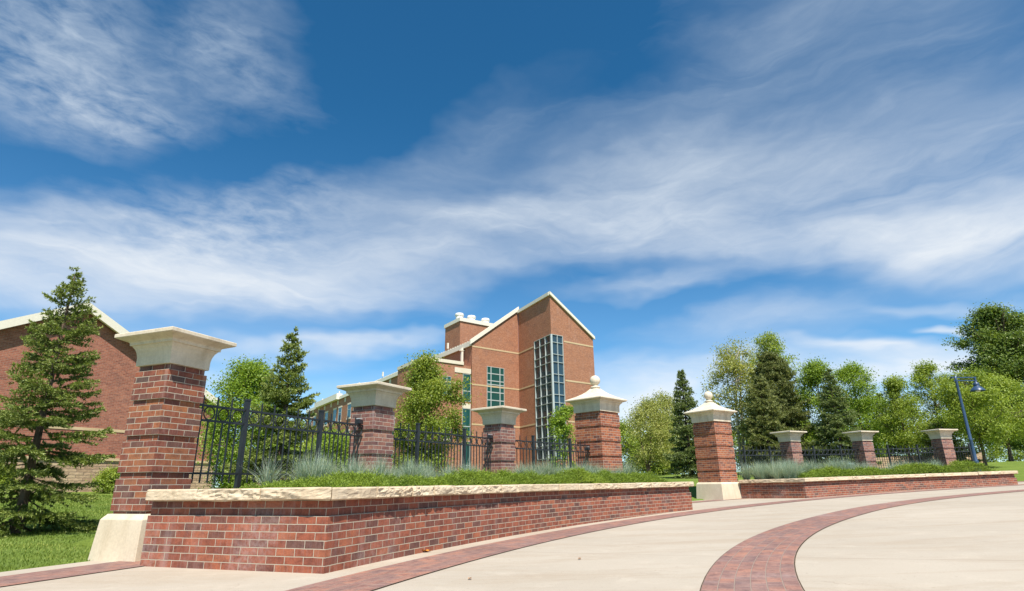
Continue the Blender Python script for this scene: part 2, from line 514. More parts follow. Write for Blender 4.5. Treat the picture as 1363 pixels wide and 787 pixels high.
needle_m = leaf_mat("spruce_needle", [(0, (0.066, 0.100, 0.024)), (0.45, (0.165, 0.218, 0.050)), (0.8, (0.285, 0.335, 0.085)), (1, (0.43, 0.465, 0.15))], 0.28, 0.55)
needle_dark_m = leaf_mat("dark_spruce_needle", [(0, (0.055, 0.085, 0.028)), (0.5, (0.140, 0.188, 0.062)), (1, (0.33, 0.37, 0.13))], 0.28, 0.55)
needle_olive_m = leaf_mat("olive_needle", [(0, (0.080, 0.102, 0.032)), (0.5, (0.185, 0.210, 0.070)), (1, (0.36, 0.37, 0.13))], 0.28, 0.6)
juniper_m = leaf_mat("juniper_leaf", [(0, (0.045, 0.085, 0.008)), (0.4, (0.135, 0.205, 0.018)), (0.75, (0.25, 0.335, 0.034)), (1, (0.44, 0.50, 0.09))], 0.25, 0.55)
oat_m = leaf_mat("blue_oat_blade", [(0, (0.125, 0.205, 0.145)), (0.6, (0.25, 0.345, 0.265)), (1, (0.50, 0.52, 0.38))], 0.25, 0.5)
blade_m = leaf_mat("lawn_blade", [(0, (0.094, 0.156, 0.019)), (0.6, (0.196, 0.270, 0.042)), (1, (0.410, 0.397, 0.098))], 0.3, 0.6)

# ------------------------------------------------------------------ mesh building
class MB:
    def __init__(self):
        self.v, self.f, self.uv, self.sm = [], [], [], []

    def face(self, pts, uvs=None, smooth=False):
        i = len(self.v)
        pts = [Vector(p) for p in pts]
        self.v += pts
        self.f.append(tuple(range(i, i + len(pts))))
        if uvs is None:
            n = Vector((0, 0, 0))
            for a in range(len(pts)):
                p, q = pts[a], pts[(a + 1) % len(pts)]
                n += Vector(((p.y - q.y) * (p.z + q.z), (p.z - q.z) * (p.x + q.x), (p.x - q.x) * (p.y + q.y)))
            if n.length > 1e-12:
                n.normalize()
            if abs(n.z) > 0.75:
                uvs = [(p.x, p.y) for p in pts]
            else:
                t = Vector((-n.y, n.x, 0)).normalized()
                uvs = [(p.dot(t), p.z) for p in pts]
        self.uv += list(uvs)
        self.sm.append(smooth)

    def box(self, c, s, ax=None):
        """box centre c, size s, optional (x axis, y axis) in plan"""
        c = Vector(c)
        x = Vector((1, 0, 0)) if ax is None else Vector((ax[0], ax[1], 0)).normalized()
        y = Vector((-x.y, x.x, 0))
        z = Vector((0, 0, 1))
        P = lambda i, j, q: c + x * (i * s[0] / 2) + y * (j * s[1] / 2) + z * (q * s[2] / 2)
        self.hexa([P(-1, -1, -1), P(1, -1, -1), P(1, 1, -1), P(-1, 1, -1), P(-1, -1, 1), P(1, -1, 1), P(1, 1, 1), P(-1, 1, 1)])

    def hexa(self, p):
        for q in ((3, 2, 1, 0), (4, 5, 6, 7), (0, 1, 5, 4), (1, 2, 6, 5), (2, 3, 7, 6), (3, 0, 4, 7)):
            self.face([p[i] for i in q])

    def prism(self, poly, z0, z1):
        """poly counter-clockwise in plan; z0, z1 numbers or lists"""
        n = len(poly)
        Z0 = z0 if isinstance(z0, (list, tuple)) else [z0] * n
        Z1 = z1 if isinstance(z1, (list, tuple)) else [z1] * n
        lo = [Vector((p[0], p[1], z)) for p, z in zip(poly, Z0)]
        hi = [Vector((p[0], p[1], z)) for p, z in zip(poly, Z1)]
        self.face(hi); self.face(lo[::-1])
        for i in range(n):
            j = (i + 1) % n
            self.face([lo[i], lo[j], hi[j], hi[i]])

    def bar(self, a, b, w, h=None):
        """rectangular bar from a to b"""
        a, b = Vector(a), Vector(b)
        d = (b - a).normalized()
        s = d.cross(Vector((0, 0, 1)))
        s = Vector((1, 0, 0)) if s.length < 1e-3 else s.normalized()
        u = s.cross(d)
        h = h or w
        P = lambda e, i, j: e + s * (i * w / 2) + u * (j * h / 2)
        self.hexa([P(a, -1, -1), P(a, 1, -1), P(b, 1, -1), P(b, -1, -1), P(a, -1, 1), P(a, 1, 1), P(b, 1, 1), P(b, -1, 1)])

    def lathe(self, prof, c=(0, 0, 0), seg=20, smooth=True):
        c = Vector(c)
        R = []
        for r, z in prof:
            R.append([c + Vector((r * math.cos(2 * math.pi * i / seg), r * math.sin(2 * math.pi * i / seg), z)) for i in range(seg)])
        for a in range(len(R) - 1):
            for i in range(seg):
                j = (i + 1) % seg
                if prof[a][0] < 1e-6:
                    self.face([R[a][i], R[a + 1][j], R[a + 1][i]][::-1] if False else [R[a][i], R[a + 1][i], R[a + 1][j]][::-1], None, smooth)
                elif prof[a + 1][0] < 1e-6:
                    self.face([R[a][i], R[a][j], R[a + 1][i]], None, smooth)
                else:
                    self.face([R[a][i], R[a][j], R[a + 1][j], R[a + 1][i]], None, smooth)

    def tube(self, pts, radii, seg=6, smooth=True):
        pts = [Vector(p) for p in pts]
        rings = []
        ref = Vector((0.31, 0.77, 0.55))
        for i, p in enumerate(pts):
            d = (pts[min(i + 1, len(pts) - 1)] - pts[max(i - 1, 0)])
            d = d.normalized() if d.length > 1e-9 else Vector((0, 0, 1))
            s = d.cross(ref)
            if s.length < 1e-3: s = d.cross(Vector((1, 0, 0)))
            s.normalize(); u = s.cross(d)
            r = radii[i] if isinstance(radii, (list, tuple)) else radii
            rings.append([p + (s * math.cos(2 * math.pi * k / seg) + u * math.sin(2 * math.pi * k / seg)) * r for k in range(seg)])
        for a in range(len(rings) - 1):
            for k in range(seg):
                j = (k + 1) % seg
                self.face([rings[a][k], rings[a + 1][k], rings[a + 1][j], rings[a][j]], None, smooth)
        self.face(rings[0]); self.face(rings[-1][::-1])

    def ring(self, c, d, R, r, seg=18, side=5):
        """torus in the vertical plane holding plan direction d"""
        c = Vector(c); d = Vector((d[0], d[1], 0)).normalized(); n = Vector((-d.y, d.x, 0)); z = Vector((0, 0, 1))
        pts = []
        for i in range(seg):
            a = 2 * math.pi * i / seg
            e = d * math.cos(a) + z * math.sin(a)
            pts.append([c + e * (R + r * math.cos(2 * math.pi * k / side)) + n * (r * math.sin(2 * math.pi * k / side)) for k in range(side)])
        for i in range(seg):
            for k in range(side):
                j, q = (i + 1) % seg, (k + 1) % side
                self.face([pts[i][k], pts[j][k], pts[j][q], pts[i][q]], None, True)

    def mesh(self, name, weld=True, bevel=0.0):
        me = bpy.data.meshes.new(name)
        me.from_pydata([tuple(p) for p in self.v], [], self.f)
        uvl = me.uv_layers.new(name='UVMap')
        uvl.data.foreach_set('uv', np.array(self.uv, dtype=np.float32).ravel())
        me.polygons.foreach_set('use_smooth', np.array(self.sm, dtype=bool))
        if weld or bevel:
            bm = bmesh.new(); bm.from_mesh(me)
            bmesh.ops.remove_doubles(bm, verts=bm.verts, dist=1e-5)
            bmesh.ops.recalc_face_normals(bm, faces=bm.faces)
            if bevel:
                es = [e for e in bm.edges if len(e.link_faces) == 2 and e.calc_face_angle(0) > 0.5]
                bmesh.ops.bevel(bm, geom=es, offset=bevel, segments=2, profile=0.6, affect='EDGES', clamp_overlap=True)
            bm.to_mesh(me); bm.free()
        return me

    def build(self, name, material, parent=None, weld=True, bevel=0.0):
        return link(name, self.mesh(name, weld, bevel), parent, material)


def leaf_mesh(name, V, F, T, material):
    """V (n,3) array, F (m,k) array of indices, T tint per face"""
    me = bpy.data.meshes.new(name)
    V = np.asarray(V, dtype=np.float32); F = np.asarray(F, dtype=np.int32)
    k = F.shape[1]
    me.vertices.add(len(V)); me.vertices.foreach_set('co', V.ravel())
    me.loops.add(F.size); me.loops.foreach_set('vertex_index', F.ravel())
    me.polygons.add(len(F))
    me.polygons.foreach_set('loop_start', np.arange(0, F.size, k, dtype=np.int32))
    me.polygons.foreach_set('loop_total', np.full(len(F), k, dtype=np.int32))
    at = me.attributes.new('tint', 'FLOAT', 'FACE')
    at.data.foreach_set('value', np.clip(np.asarray(T, dtype=np.float32), 0, 1))
    me.update(calc_edges=True)
    me.materials.append(material)
    return me

# ------------------------------------------------------------------ lie of the land
CX, CY = 23.3, -3.6                     # centre of the round plaza


def G(x):
    return 0.005 + 0.0305 * (math.sqrt((x - 1.5) ** 2 + 9) + (x - 1.5)) / 2 if x < 40 else G(39.99)


def CT(x):                               # top of the wall coping
    return 0.71 + 0.0205 * (math.sqrt((x - 4.5) ** 2 + 9) + (x - 4.5)) / 2


def sstep(a, b, x):
    t = min(1, max(0, (x - a) / (b - a)))
    return t * t * (3 - 2 * t)


def pol(th, r):
    return (CX + r * math.cos(rad(th)), CY + r * math.sin(rad(th)))


def polar(x, y):
    return math.degrees(math.atan2(y - CY, x - CX)), math.hypot(x - CX, y - CY)


def H(x, y):
    th, r = polar(x, y)
    z = G(x)
    d = max(0.0, r - 29.6)
    right = sstep(126, 120, th) * sstep(60, 80, th) + sstep(95, 103, th) * 0
    back = 1.0 if -20 < th < 200 or th < -170 else 0.0
    rise = 0.03 * min(d, 26) * (1 - right) + right * (0.036 * min(d, 12) + 0.5 * sstep(29.0, 29.6, r))
    if right > 0 and th < 100.2:        # beyond the wall end the lawn starts at plaza level
        w = sstep(100.2, 96, th)
        rise = rise * (1 - w) + w * (right * (0.07 * min(d, 12)))
    z += rise
    # dip of the sheet under the paved plaza
    z -= 0.06 * sstep(29.62, 29.45, r)
    return z


TH_L0, TH_L1 = 160.1, 136.05             # left planter wall, near corner and gate end
TH_R0, TH_R1 = 123.4, 100.9              # right planter wall
RW = 26.5


def polar_sheet(name, th0, th1, nth, r0, r1, nr, zf, material, uvmode='polar', kind='structure', rs=None, drift=None):
    mb = MB()
    rs = rs or [r0 + (r1 - r0) * j / nr for j in range(nr + 1)]
    ths = [th0 + (th1 - th0) * i / nth for i in range(nth + 1)]
    P = [[(*pol(t, r + (drift(t) if drift else 0)),) for r in rs] for t in ths]
    Z = [[zf(*P[i][j]) for j in range(len(rs))] for i in range(len(ths))]
    for i in range(len(ths) - 1):
        for j in range(len(rs) - 1):
            q = [(i, j), (i, j + 1), (i + 1, j + 1), (i + 1, j)]
            if rs[j] < 1e-6: q = [(i, j), (i, j + 1), (i + 1, j + 1)]
            pts = [(P[a][c][0], P[a][c][1], Z[a][c]) for a, c in q]
            if uvmode == 'polar':
                uv = [(ths[a], rs[c]) for a, c in q]
            else:
                rm = (r0 + r1) / 2
                uv = [(rad(ths[a]) * rm, rs[c] - r0) for a, c in q]
            mb.face(pts, uv, True)
    o = mb.build(name, material, None, weld=True)
    if kind: tag(o, kind=kind)
    return o


def geo(a, b, n):
    return [a * (b / a) ** (i / n) for i in range(n + 1)]


lawn_rs = [0.0, 15, 24, 28] + [28.6 + 0.2 * i for i in range(8)] + geo(30.2, 60, 26)[0:] + geo(66, 1200, 14)
polar_sheet("ground", -180, 180, 240, 0, 0, 0, H, lawn_m, rs=lawn_rs)
polar_sheet("plaza", -180, 180, 360, 0, 0, 0, lambda x, y: G(x), concrete_m,
            rs=[0.0, 3, 6, 9, 12, 14] + [15 + 0.45 * i for i in range(33)] + [29.55])
polar_sheet("brick_paving_band", -180, 180, 360, 25.62, 26.22, 2, lambda x, y: G(x) + 0.007, paver_m, 'band')
polar_sheet("brick_paving_ring", -180, 180, 360, 22.52, 23.14, 2, lambda x, y: G(x) + 0.007, paver_m, 'band',
            drift=lambda t: 0.30 * sstep(138, 160, t) * sstep(200, 175, t))
for ra, rb, dr_ in ((22.511, 23.148, lambda t: 0.30 * sstep(138, 160, t) * sstep(200, 175, t)), (25.612, 26.228, None)):
    polar_sheet("paving_joint", -180, 180, 360, ra, rb, 2, lambda x, y: G(x) + 0.004, soil_m, 'band', drift=dr_)
polar_sheet("brick_paving_edge", -180, 180, 360, 28.55, 29.17, 2, lambda x, y: G(x) + 0.007, paver_m, 'band')
# ------------------------------------------------------------------ planter walls
def offset_path(pts, d):
    """shift a plan path by d to the right of its direction, mitred"""
    out = []
    n = len(pts)
    for i in range(n):
        a = pts[max(i - 1, 0)]; b = pts[i]; c = pts[min(i + 1, n - 1)]
        d1 = Vector((b[0] - a[0], b[1] - a[1])); d2 = Vector((c[0] - b[0], c[1] - b[1]))
        if d1.length < 1e-9: d1 = d2
        if d2.length < 1e-9: d2 = d1
        d1.normalize(); d2.normalize()
        n1 = Vector((d1.y, -d1.x)); n2 = Vector((d2.y, -d2.x))
        m = (n1 + n2).normalized()
        m *= d / max(0.3, m.dot(n1))
        out.append((b[0] + m.x, b[1] + m.y))
    return out


def wall_path(th0, th1, rback0, rback1, step=0.12):
    pts = []
    nb = 8
    for i in range(nb):
        pts.append(pol(th0, rback0 + (RW - rback0) * i / nb))
    na = int(abs(th0 - th1) * math.pi / 180 * RW / step)
    for i in range(na + 1):
        pts.append(pol(th0 + (th1 - th0) * i / na, RW))
    for i in range(1, nb + 1):
        pts.append(pol(th1, RW + (rback1 - RW) * i / nb))
    return pts, nb, nb + na


def strip(mb, A, B, za, zb, L, va, vb):
    for i in range(len(A) - 1):
        mb.face([(*A[i], za[i]), (*A[i + 1], za[i + 1]), (*B[i + 1], zb[i + 1]), (*B[i], zb[i])],
                [(L[i], va[i]), (L[i + 1], va[i + 1]), (L[i + 1], vb[i + 1]), (L[i], vb[i])])


COPE = 0.108


def planter_wall(th0, th1, rb0, rb1, label, seed, group):
    rng = random.Random(seed)
    path, c0, c1 = wall_path(th0, th1, rb0, rb1)
    L = [0.0]
    for i in range(1, len(path)):
        L.append(L[-1] + math.dist(path[i], path[i - 1]))
    root = thing("planter_wall", label, "wall", (*path[c0], G(path[c0][0])), 0, group)
    loc = root.location.copy()
    top = [CT(p[0]) - COPE for p in path]
    led = [t - 2 * ROW for t in top]
    bot = [G(p[0]) - 0.12 for p in path]
    o0, o1, o2 = offset_path(path, 0.0), offset_path(path, -0.028), offset_path(path, -0.30)
    mb = MB()
    vt = [0.0] * len(path); vl = [-2 * ROW] * len(path); vb = [b - t for b, t in zip(bot, top)]
    strip(mb, o0, o0, bot, led, L, vb, vl)
    strip(mb, o0, o1, led, led, L, vl, [-2 * ROW + 0.02] * len(path))
    strip(mb, o1, o1, led, top, L, vl, vt)
    strip(mb, o1, o2, top, top, L, vt, [0.3] * len(path))
    strip(mb, o2, o2, top, bot, L, vt, vb)
    for e in (0, -1):
        mb.face([(*o0[e], bot[e]), (*o0[e], led[e]), (*o1[e], led[e]), (*o1[e], top[e]), (*o2[e], top[e]), (*o2[e], bot[e])])
    mb.v = [p - loc for p in mb.v]
    mb.build("brick_body", brick_wall_m, root)
    # coping stones: rock-faced blocks butted with thin joints
    cuts = [0.0]
    stops = [L[c0], L[c1], L[-1]]
    for s in stops:
        span = s - cuts[-1]
        n = max(1, round(span / (0.62 if th0 > 150 else 0.85)))
        ws = [rng.uniform(0.75, 1.25) for _ in range(n)]
        acc = cuts[-1]; tot = sum(ws)
        for wv in ws:
            acc += span * wv / tot
            cuts.append(acc)
        cuts[-1] = s

    def at(s, off):
        s = min(max(s, 0.0), L[-1])
        j = min(max(int(np.searchsorted(L, s, side='right')) - 1, 0), len(L) - 2)
        t = (s - L[j]) / (L[j + 1] - L[j])
        P = off
        return (P[j][0] + (P[j + 1][0] - P[j][0]) * t, P[j][1] + (P[j + 1][1] - P[j][1]) * t)
    offs = {d: offset_path(path, d) for d in (0.068, -0.31)}
    for q in range(len(cuts) - 1):
        a, b_ = cuts[q] + 0.004, cuts[q + 1] - 0.004
        mid = at((a + b_) / 2, path)
        near = math.hypot(*mid)
        stp = 0.022 if near < 9 else (0.035 if near < 13 else 0.06)
        n = max(6, int((b_ - a) / stp))
        rough = rng.choice([0.008, 0.016, 0.021, 0.026, 0.019])
        sd = rng.uniform(0, 100)
        proud = rng.uniform(-0.008, 0.008)
        hi = rng.uniform(-0.003, 0.004)
        rows = []
        NV = 9
        for i in range(n + 1):
            s = a + (b_ - a) * i / n
            po, pi = at(s, offs[0.068]), at(s, offs[-0.31])
            zt = CT(at(s, path)[0]) + hi
            e = Vector((po[0] - pi[0], po[1] - pi[1])).normalized()
            ed = min(i, n - i) / n
            col = []
            for v in range(NV + 1):
                f = v / NV
                z = zt - COPE + COPE * f
                nz = mnoise.noise(Vector((s * 11 + sd, z * 30, sd))) + .6 * mnoise.noise(Vector((s * 27 + sd, z * 60, sd))) + .4 * mnoise.cell(Vector((s * 14 + sd, z * 34 + s * 6, sd)))
                nz2 = mnoise.noise(Vector((s * 3.3 + sd, z * 8, sd * 2)))
                dsp = proud + rough * (nz * 0.50 + nz2 * 0.8)
                if v == 0: dsp -= 0.012 + rough * 0.5 + abs(nz) * rough
                if v == NV: dsp -= 0.006
                if i in (0, n): dsp -= 0.006
                zz = z + (nz2 * rough * 0.45 if v == 0 else 0) - (0.003 if v == NV else 0)
                col.append(Vector((po[0] + e.x * dsp, po[1] + e.y * dsp, zz)))
            w = (Vector(po) - Vector(pi)).length
            col.append(Vector((po[0] - e.x * 0.03, po[1] - e.y * 0.03, zt + mnoise.noise(Vector((s * 5, sd, 1))) * 0.003)))
            col.append(Vector((po[0] - e.x * w * 0.6, po[1] - e.y * w * 0.6, zt)))
            col.append(Vector((pi[0], pi[1], zt)))
            col.append(Vector((pi[0], pi[1], zt - COPE)))
            rows.append(col)
        sb = MB()
        K = len(rows[0])
        for i in range(n):
            for j in range(K):
                jj = (j + 1) % K
                sb.face([rows[i][j] - loc, rows[i + 1][j] - loc, rows[i + 1][jj] - loc, rows[i][jj] - loc], [(0, 0)] * 4, False)
        sb.face([p - loc for p in rows[0]], [(0, 0)] * K); sb.face([p - loc for p in rows[-1]][::-1], [(0, 0)] * K)
        sb.build("coping_stone", rock_m, root)
    return root


planter_wall(TH_L0, TH_L1, 28.62, 29.0, "long curved red brick planter wall under tan rough-faced coping, holding the bed beside the big left pier", 3, "curved planter walls")
planter_wall(TH_R0, TH_R1, 28.75, 29.3, "far low curved brick planter wall running right from the ball-topped pier with the pale plinth", 8, "curved planter walls")


# planting beds
def bed_z(x, y):
    th, r = polar(x, y)
    return CT(x) - 0.055 + 0.03 * mnoise.noise(Vector((x * 1.3, y * 1.3, 0)))


def bed_left(x, y):
    th, r = polar(x, y)
    t = max(sstep(29.5, 31.6, r), sstep(156.6, 158.4, th) * sstep(28.5, 28.9, r))
    return bed_z(x, y) * (1 - t) + (H(x, y) - 0.05) * t


polar_sheet("planting_bed", 136.3, 159.9, 110, 26.72, 28.6, 10, bed_left, soil_m)
polar_sheet("planting_bed", 136.3, 158.6, 110, 28.6, 29.35, 6, bed_left, soil_m)
polar_sheet("grass_bank", 136.3, 158.6, 110, 29.35, 31.7, 12, bed_left, lawn_m)
polar_sheet("planting_bed", 101.2, 123.2, 90, 26.72, 29.75, 12, bed_z, soil_m)


# ------------------------------------------------------------------ piers
def loft(mb, prof):
    for (a, z0), (b, z1) in zip(prof[:-1], prof[1:]):
        for i in range(4):
            c, s = [(1, 0), (0, 1), (-1, 0), (0, -1)][i]
            P = lambda h, e, z: (c * h - s * h * e, s * h + c * h * e, z)
            mb.face([P(a, -1, z0), P(a, 1, z0), P(b, 1, z1), P(b, -1, z1)])
    h, z = prof[0]
    mb.face([(-h, -h, z), (-h, h, z), (h, h, z), (h, -h, z)])
    h, z = prof[-1]
    mb.face([(-h, -h, z), (h, -h, z), (h, h, z), (-h, h, z)])


def pier(name, xy, zbase, zblk, half, bmat, label, group, gate=False, plinth=0.0, slab=0.46):
    th, r = polar(*xy)
    root = thing(name, label, "pier", (xy[0], xy[1], zbase), rad(th), group)
    zb = zblk - zbase
    core = half - 0.022
    p0 = plinth if plinth else -0.3
    mb = MB()
    loft(mb, [(core, p0 - 0.02), (core, zb)])
    z = zb - ROW
    while z > p0 + 0.02:
        lo = max(z - 5 * ROW, p0 + 0.001)
        loft(mb, [(half, lo), (half, z)])
        z -= 6 * ROW
    mb.uv = [(u + half - 0.03, v - zb + 60 * ROW) for u, v in mb.uv]
    mb.build("shaft", bmat, root)
    if plinth:
        pb = MB()
        h = half
        loft(pb, [(h + 0.085, -0.1), (h + 0.085, 0.0), (h + 0.055, plinth - 0.055), (h + 0.012, plinth)])
        pb.build("plinth", plinth_m, root, bevel=0.006)
    cb = MB()
    if not gate:
        k = slab
        prof = [(half + 0.010, 0), (half + 0.012, 0.10), (half + 0.020, 0.150), (half + 0.036, 0.195), (half + 0.058, 0.225), (half + 0.058, 0.232),
                (half + 0.080, 0.236), (half + 0.080, 0.262), (half + 0.092, 0.276), (k - 0.014, 0.312), (k - 0.010, 0.316), (k, 0.320), (k, 0.358), (k - 0.006, 0.364), (0.03, 0.41)]
    else:
        k = slab
        prof = [(half + 0.012, 0), (half + 0.014, 0.17), (half + 0.024, 0.215), (half + 0.048, 0.25), (half + 0.052, 0.262), (half + 0.075, 0.266), (half + 0.078, 0.292),
                (k - 0.03, 0.318), (k, 0.335), (k, 0.362), (k - 0.006, 0.368), (k - 0.10, 0.408), (k - 0.22, 0.462), (k - 0.34, 0.528), (k - 0.43, 0.595), (k - 0.50, 0.665), (0.115, 0.69)]
    loft(cb, prof)
    cb.v = [p + Vector((0, 0, zb)) for p in cb.v]
    cb.build("cap", cast_m, root, bevel=0.004)
    if gate:
        fb = MB()
        R = 0.148
        c = 0.93
        pr = [(0.105, 0.66), (0.115, 0.70), (0.135, 0.715), (0.14, 0.735), (0.125, 0.752), (0.085, 0.765), (0.072, 0.785)]
        a0 = math.asin(0.072 / R)
        for i in range(0, 19):
            a = math.pi - a0 - (math.pi - a0) * i / 18
            pr.append((max(R * math.sin(a), 0.0), c + R * math.cos(a)))
        fb.lathe(pr, (0, 0, zb), 28)
        fb.build("ball_finial", cast_m, root)
    return root


GP = "brick piers along the fence"
PIERS = {
    'a': ((-4.05, 6.90), 2.085), 'b': ((-2.45, 10.37), 2.035), 'c': ((-0.33, 13.72), 2.03), 'd': ((2.37, 16.90), 2.63),
    'e': ((6.83, 20.63), 2.68), 'f': ((10.37, 22.69), 2.135), 'g': ((13.93, 24.16), 2.22), 'h': ((17.83, 25.18), 2.335)}
PZ = {k_: (v_[0], v_[1]) for k_, v_ in PIERS.items()}
pier("brick_pier", PZ['a'][0], G(-4.05), PZ['a'][1], 0.262, brick_pier_m, "large flat-capped brick pier at the left with pale stone plinth, on the lawn edge", GP, plinth=0.455)
pier("brick_pier", PZ['b'][0], CT(-2.5) - .06, PZ['b'][1], 0.262, brick_pale_m, "flat-capped brick pier in the planter between the dark spruce and the yellow-green tree", GP)
pier("brick_pier", PZ['c'][0], CT(-.3) - .06, PZ['c'][1], 0.262, brick_pale_m, "flat-capped whitened brick pier in the planter in front of the red brick tower", GP)
pier("gate_pier", PZ['d'][0], G(2.4), PZ['d'][1], 0.450, brick_gate_m, "wide brick pier with stone ball on top rising from the left planter", "ball-topped gate piers", True, 0.54, slab=0.635)
pier("gate_pier", PZ['e'][0], G(6.8), PZ['e'][1], 0.450, brick_gate_m, "wide brick pier with stone ball on top and pale plinth standing on the paving", "ball-topped gate piers", True, 0.545, slab=0.635)
pier("brick_pier", PZ['f'][0], CT(10.4) - .06, PZ['f'][1], 0.262, brick_pale_m, "flat-capped brick pier in the right planter, standing before the tallest dark spruce", GP)
pier("brick_pier", PZ['g'][0], CT(13.9) - .06, PZ['g'][1], 0.262, brick_pale_m, "flat-capped brick pier, middle of the three in the right planter", GP)
pier("brick_pier", PZ['h'][0], CT(17.8) - .06, PZ['h'][1], 0.262, brick_pale_m, "flat-capped brick pier next to the blue lamp post, its left face in full shade", GP)


# ------------------------------------------------------------------ iron fence
def bay(a, b, ha, hb, label, posts=(0.297, 0.667), end=False):
    A, B = Vector(a), Vector(b)
    d = (B - A); Ltot = d.length; d.normalize()
    root = thing("iron_fence", label, "fence", (A.x, A.y, CT(A.x)), math.atan2(d.y, d.x), "iron fence bays between piers")
    zc = lambda s: CT(A.x + d.x * s) - CT(A.x)
    ps = [Ltot * t for t in posts]
    for s in ps:
        m_ = MB()
        m_.box((s, 0, zc(s) + 0.52), (0.056, 0.056, 1.20)); m_.box((s, 0, zc(s) + 1.130), (0.068, 0.068, 0.022))
        m_.build("post", iron_m, root)
    edges = [ha] + ps + [Ltot - hb]
    if end: edges = [ha] + ps
    for i in range(len(edges) - 1):
        s0 = edges[i] + (0.031 if i > 0 else 0); s1 = edges[i + 1] - (0.031 if (i < len(edges) - 2 or end) else 0)
        m_ = MB()
        for h, t in ((0.99, 0.026), (0.81, 0.026), (0.18, 0.026)):
            m_.bar((s0, 0, zc(s0) + h), (s1, 0, zc(s1) + h), 0.026, t)
        w = s1 - s0
        n = max(2, round(w / 0.112))
        if n % 2: n += 1
        st = w / n
        tall = []
        for q in range(1, n):
            s = s0 + st * q
            top = 1.10 if q % 2 == 0 else 0.80
            if q % 2 == 0: tall.append(s)
            m_.box((s, 0, zc(s) + (0.07 + top) / 2), (0.015, 0.0152, top - 0.07))
            if q % 2 == 0:
                tp = Vector((s, 0, zc(s) + top))
                for e in range(4):
                    c0 = Vector(((-1, 1, 1, -1)[e] * .0085, (-1, -1, 1, 1)[e] * .0086, 0)); c1 = Vector(((-1, 1, 1, -1)[(e + 1) % 4] * .0085, (-1, -1, 1, 1)[(e + 1) % 4] * .0086, 0))
                    m_.face([tp + c0, tp + c1, tp + Vector((0, 0, 0.022))])
        pan = m_.build("panel", iron_m, root)
        for q in range(1, n, 2):
            s = s0 + st * q
            rb = MB(); rb.ring((s, 0, zc(s) + 0.90), (1, 0), min(st * 0.80, 0.078), 0.0085)
            rb.build("ring", iron_m, pan)
    return root


bay(PZ['a'][0], PZ['b'][0], .26, .26, "black iron fence bay running from the large left pier, before the dense spruce")
bay(PZ['b'][0], PZ['c'][0], .26, .26, "black iron fence bay in front of the yellow-green tree")
bay(PZ['c'][0], PZ['d'][0], .26, .45, "black iron fence bay below the glazed tower corner, ending at a ball-topped pier")
bay(PZ['e'][0], PZ['f'][0], .45, .26, "black iron fence bay starting at the ball-topped pier with pale plinth", posts=(0.36, 0.70))
bay(PZ['f'][0], PZ['g'][0], .26, .26, "black iron fence bay between the first and middle piers of the right planter")
bay(PZ['g'][0], PZ['h'][0], .26, .26, "black iron fence bay between the middle pier and the pier by the blue lamp post")
bay(PZ['h'][0], (21.8, 25.6), .26, .3, "short black iron fence length running from the last pier behind the blue lamp post", posts=(0.30,), end=True)


# floodlights on brackets beside three piers
def floodlight(frm, to, half, z, label):
    A, B = Vector(frm), Vector(to)
    d = (A - B).normalized()
    c = B + d * (half + 0.10)
    root = thing("floodlight", label, "floodlight", (c.x, c.y, z), math.atan2(d.y, d.x), "floodlights beside the piers")
    m_ = MB(); m_.bar((-0.095, 0, -0.05), (0.0, 0, -0.05), 0.02); m_.bar((0, 0, -0.05), (0, 0, 0.005), 0.016); m_.build("bracket", iron_m, root)
    m_ = MB(); m_.hexa([(-.04, -.05, 0), (.04, -.05, 0), (.05, .05, .01), (-.05, .05, .01), (-.04, -.045, .09), (.04, -.045, .09), (.045, .045, .075), (-.045, .045, .075)])
    m_.build("head", iron_m, root, bevel=0.006)
    m_ = MB(); m_.box((0, 0.0, 0.094), (0.066, 0.075, 0.01)); m_.build("lens", lens_m, root)


floodlight(PZ['a'][0], PZ['b'][0], .26, CT(-2.5) + 1.00, "small dark floodlight on a bracket by the pier left of the yellow-green tree")
floodlight(PZ['b'][0], PZ['c'][0], .26, CT(-.3) + 0.98, "small dark floodlight on a bracket by the whitened pier before the tower")
floodlight(PZ['c'][0], PZ['d'][0], .45, CT(2.4) + 0.86, "small dark floodlight on a bracket by the ball-topped pier in the left planter")
# ------------------------------------------------------------------ the big brick building
V2 = lambda a, b: Vector((a, b))
u_ = Vector((-.434, .901)); v_ = Vector((.777, .629)); w_ = Vector((-.54, .84))
A_, B_, D_ = V2(4.2, 62.0), V2(.72, 69.25), V2(-4.59, 64.96)
E_ = A_ + v_ * 6.55
hall = thing("brick_building", "big red brick building with sloped roofs, glazed tower corner and a long wing running back", "building", (A_.x, A_.y, 0))
OFF = Vector((A_.x, A_.y, 0))


def hb(mb, name, material, parent=None, bevel=0):
    mb.v = [p - OFF for p in mb.v]
    return mb.build(name, material, parent or hall, True, bevel)


def wallquad(mb, P, dr, s0, s1, z0, z1, z1b=None, out=None, d=0.0):
    """vertical wall piece from P along dr between s0 and s1; its top runs z1 to z1b"""
    n = Vector((dr.y, -dr.x)) * d
    a = P + dr * s0 + n; b = P + dr * s1 + n
    mb.face([(a.x, a.y, z0), (b.x, b.y, z0), (b.x, b.y, z1b if z1b is not None else z1), (a.x, a.y, z1)])


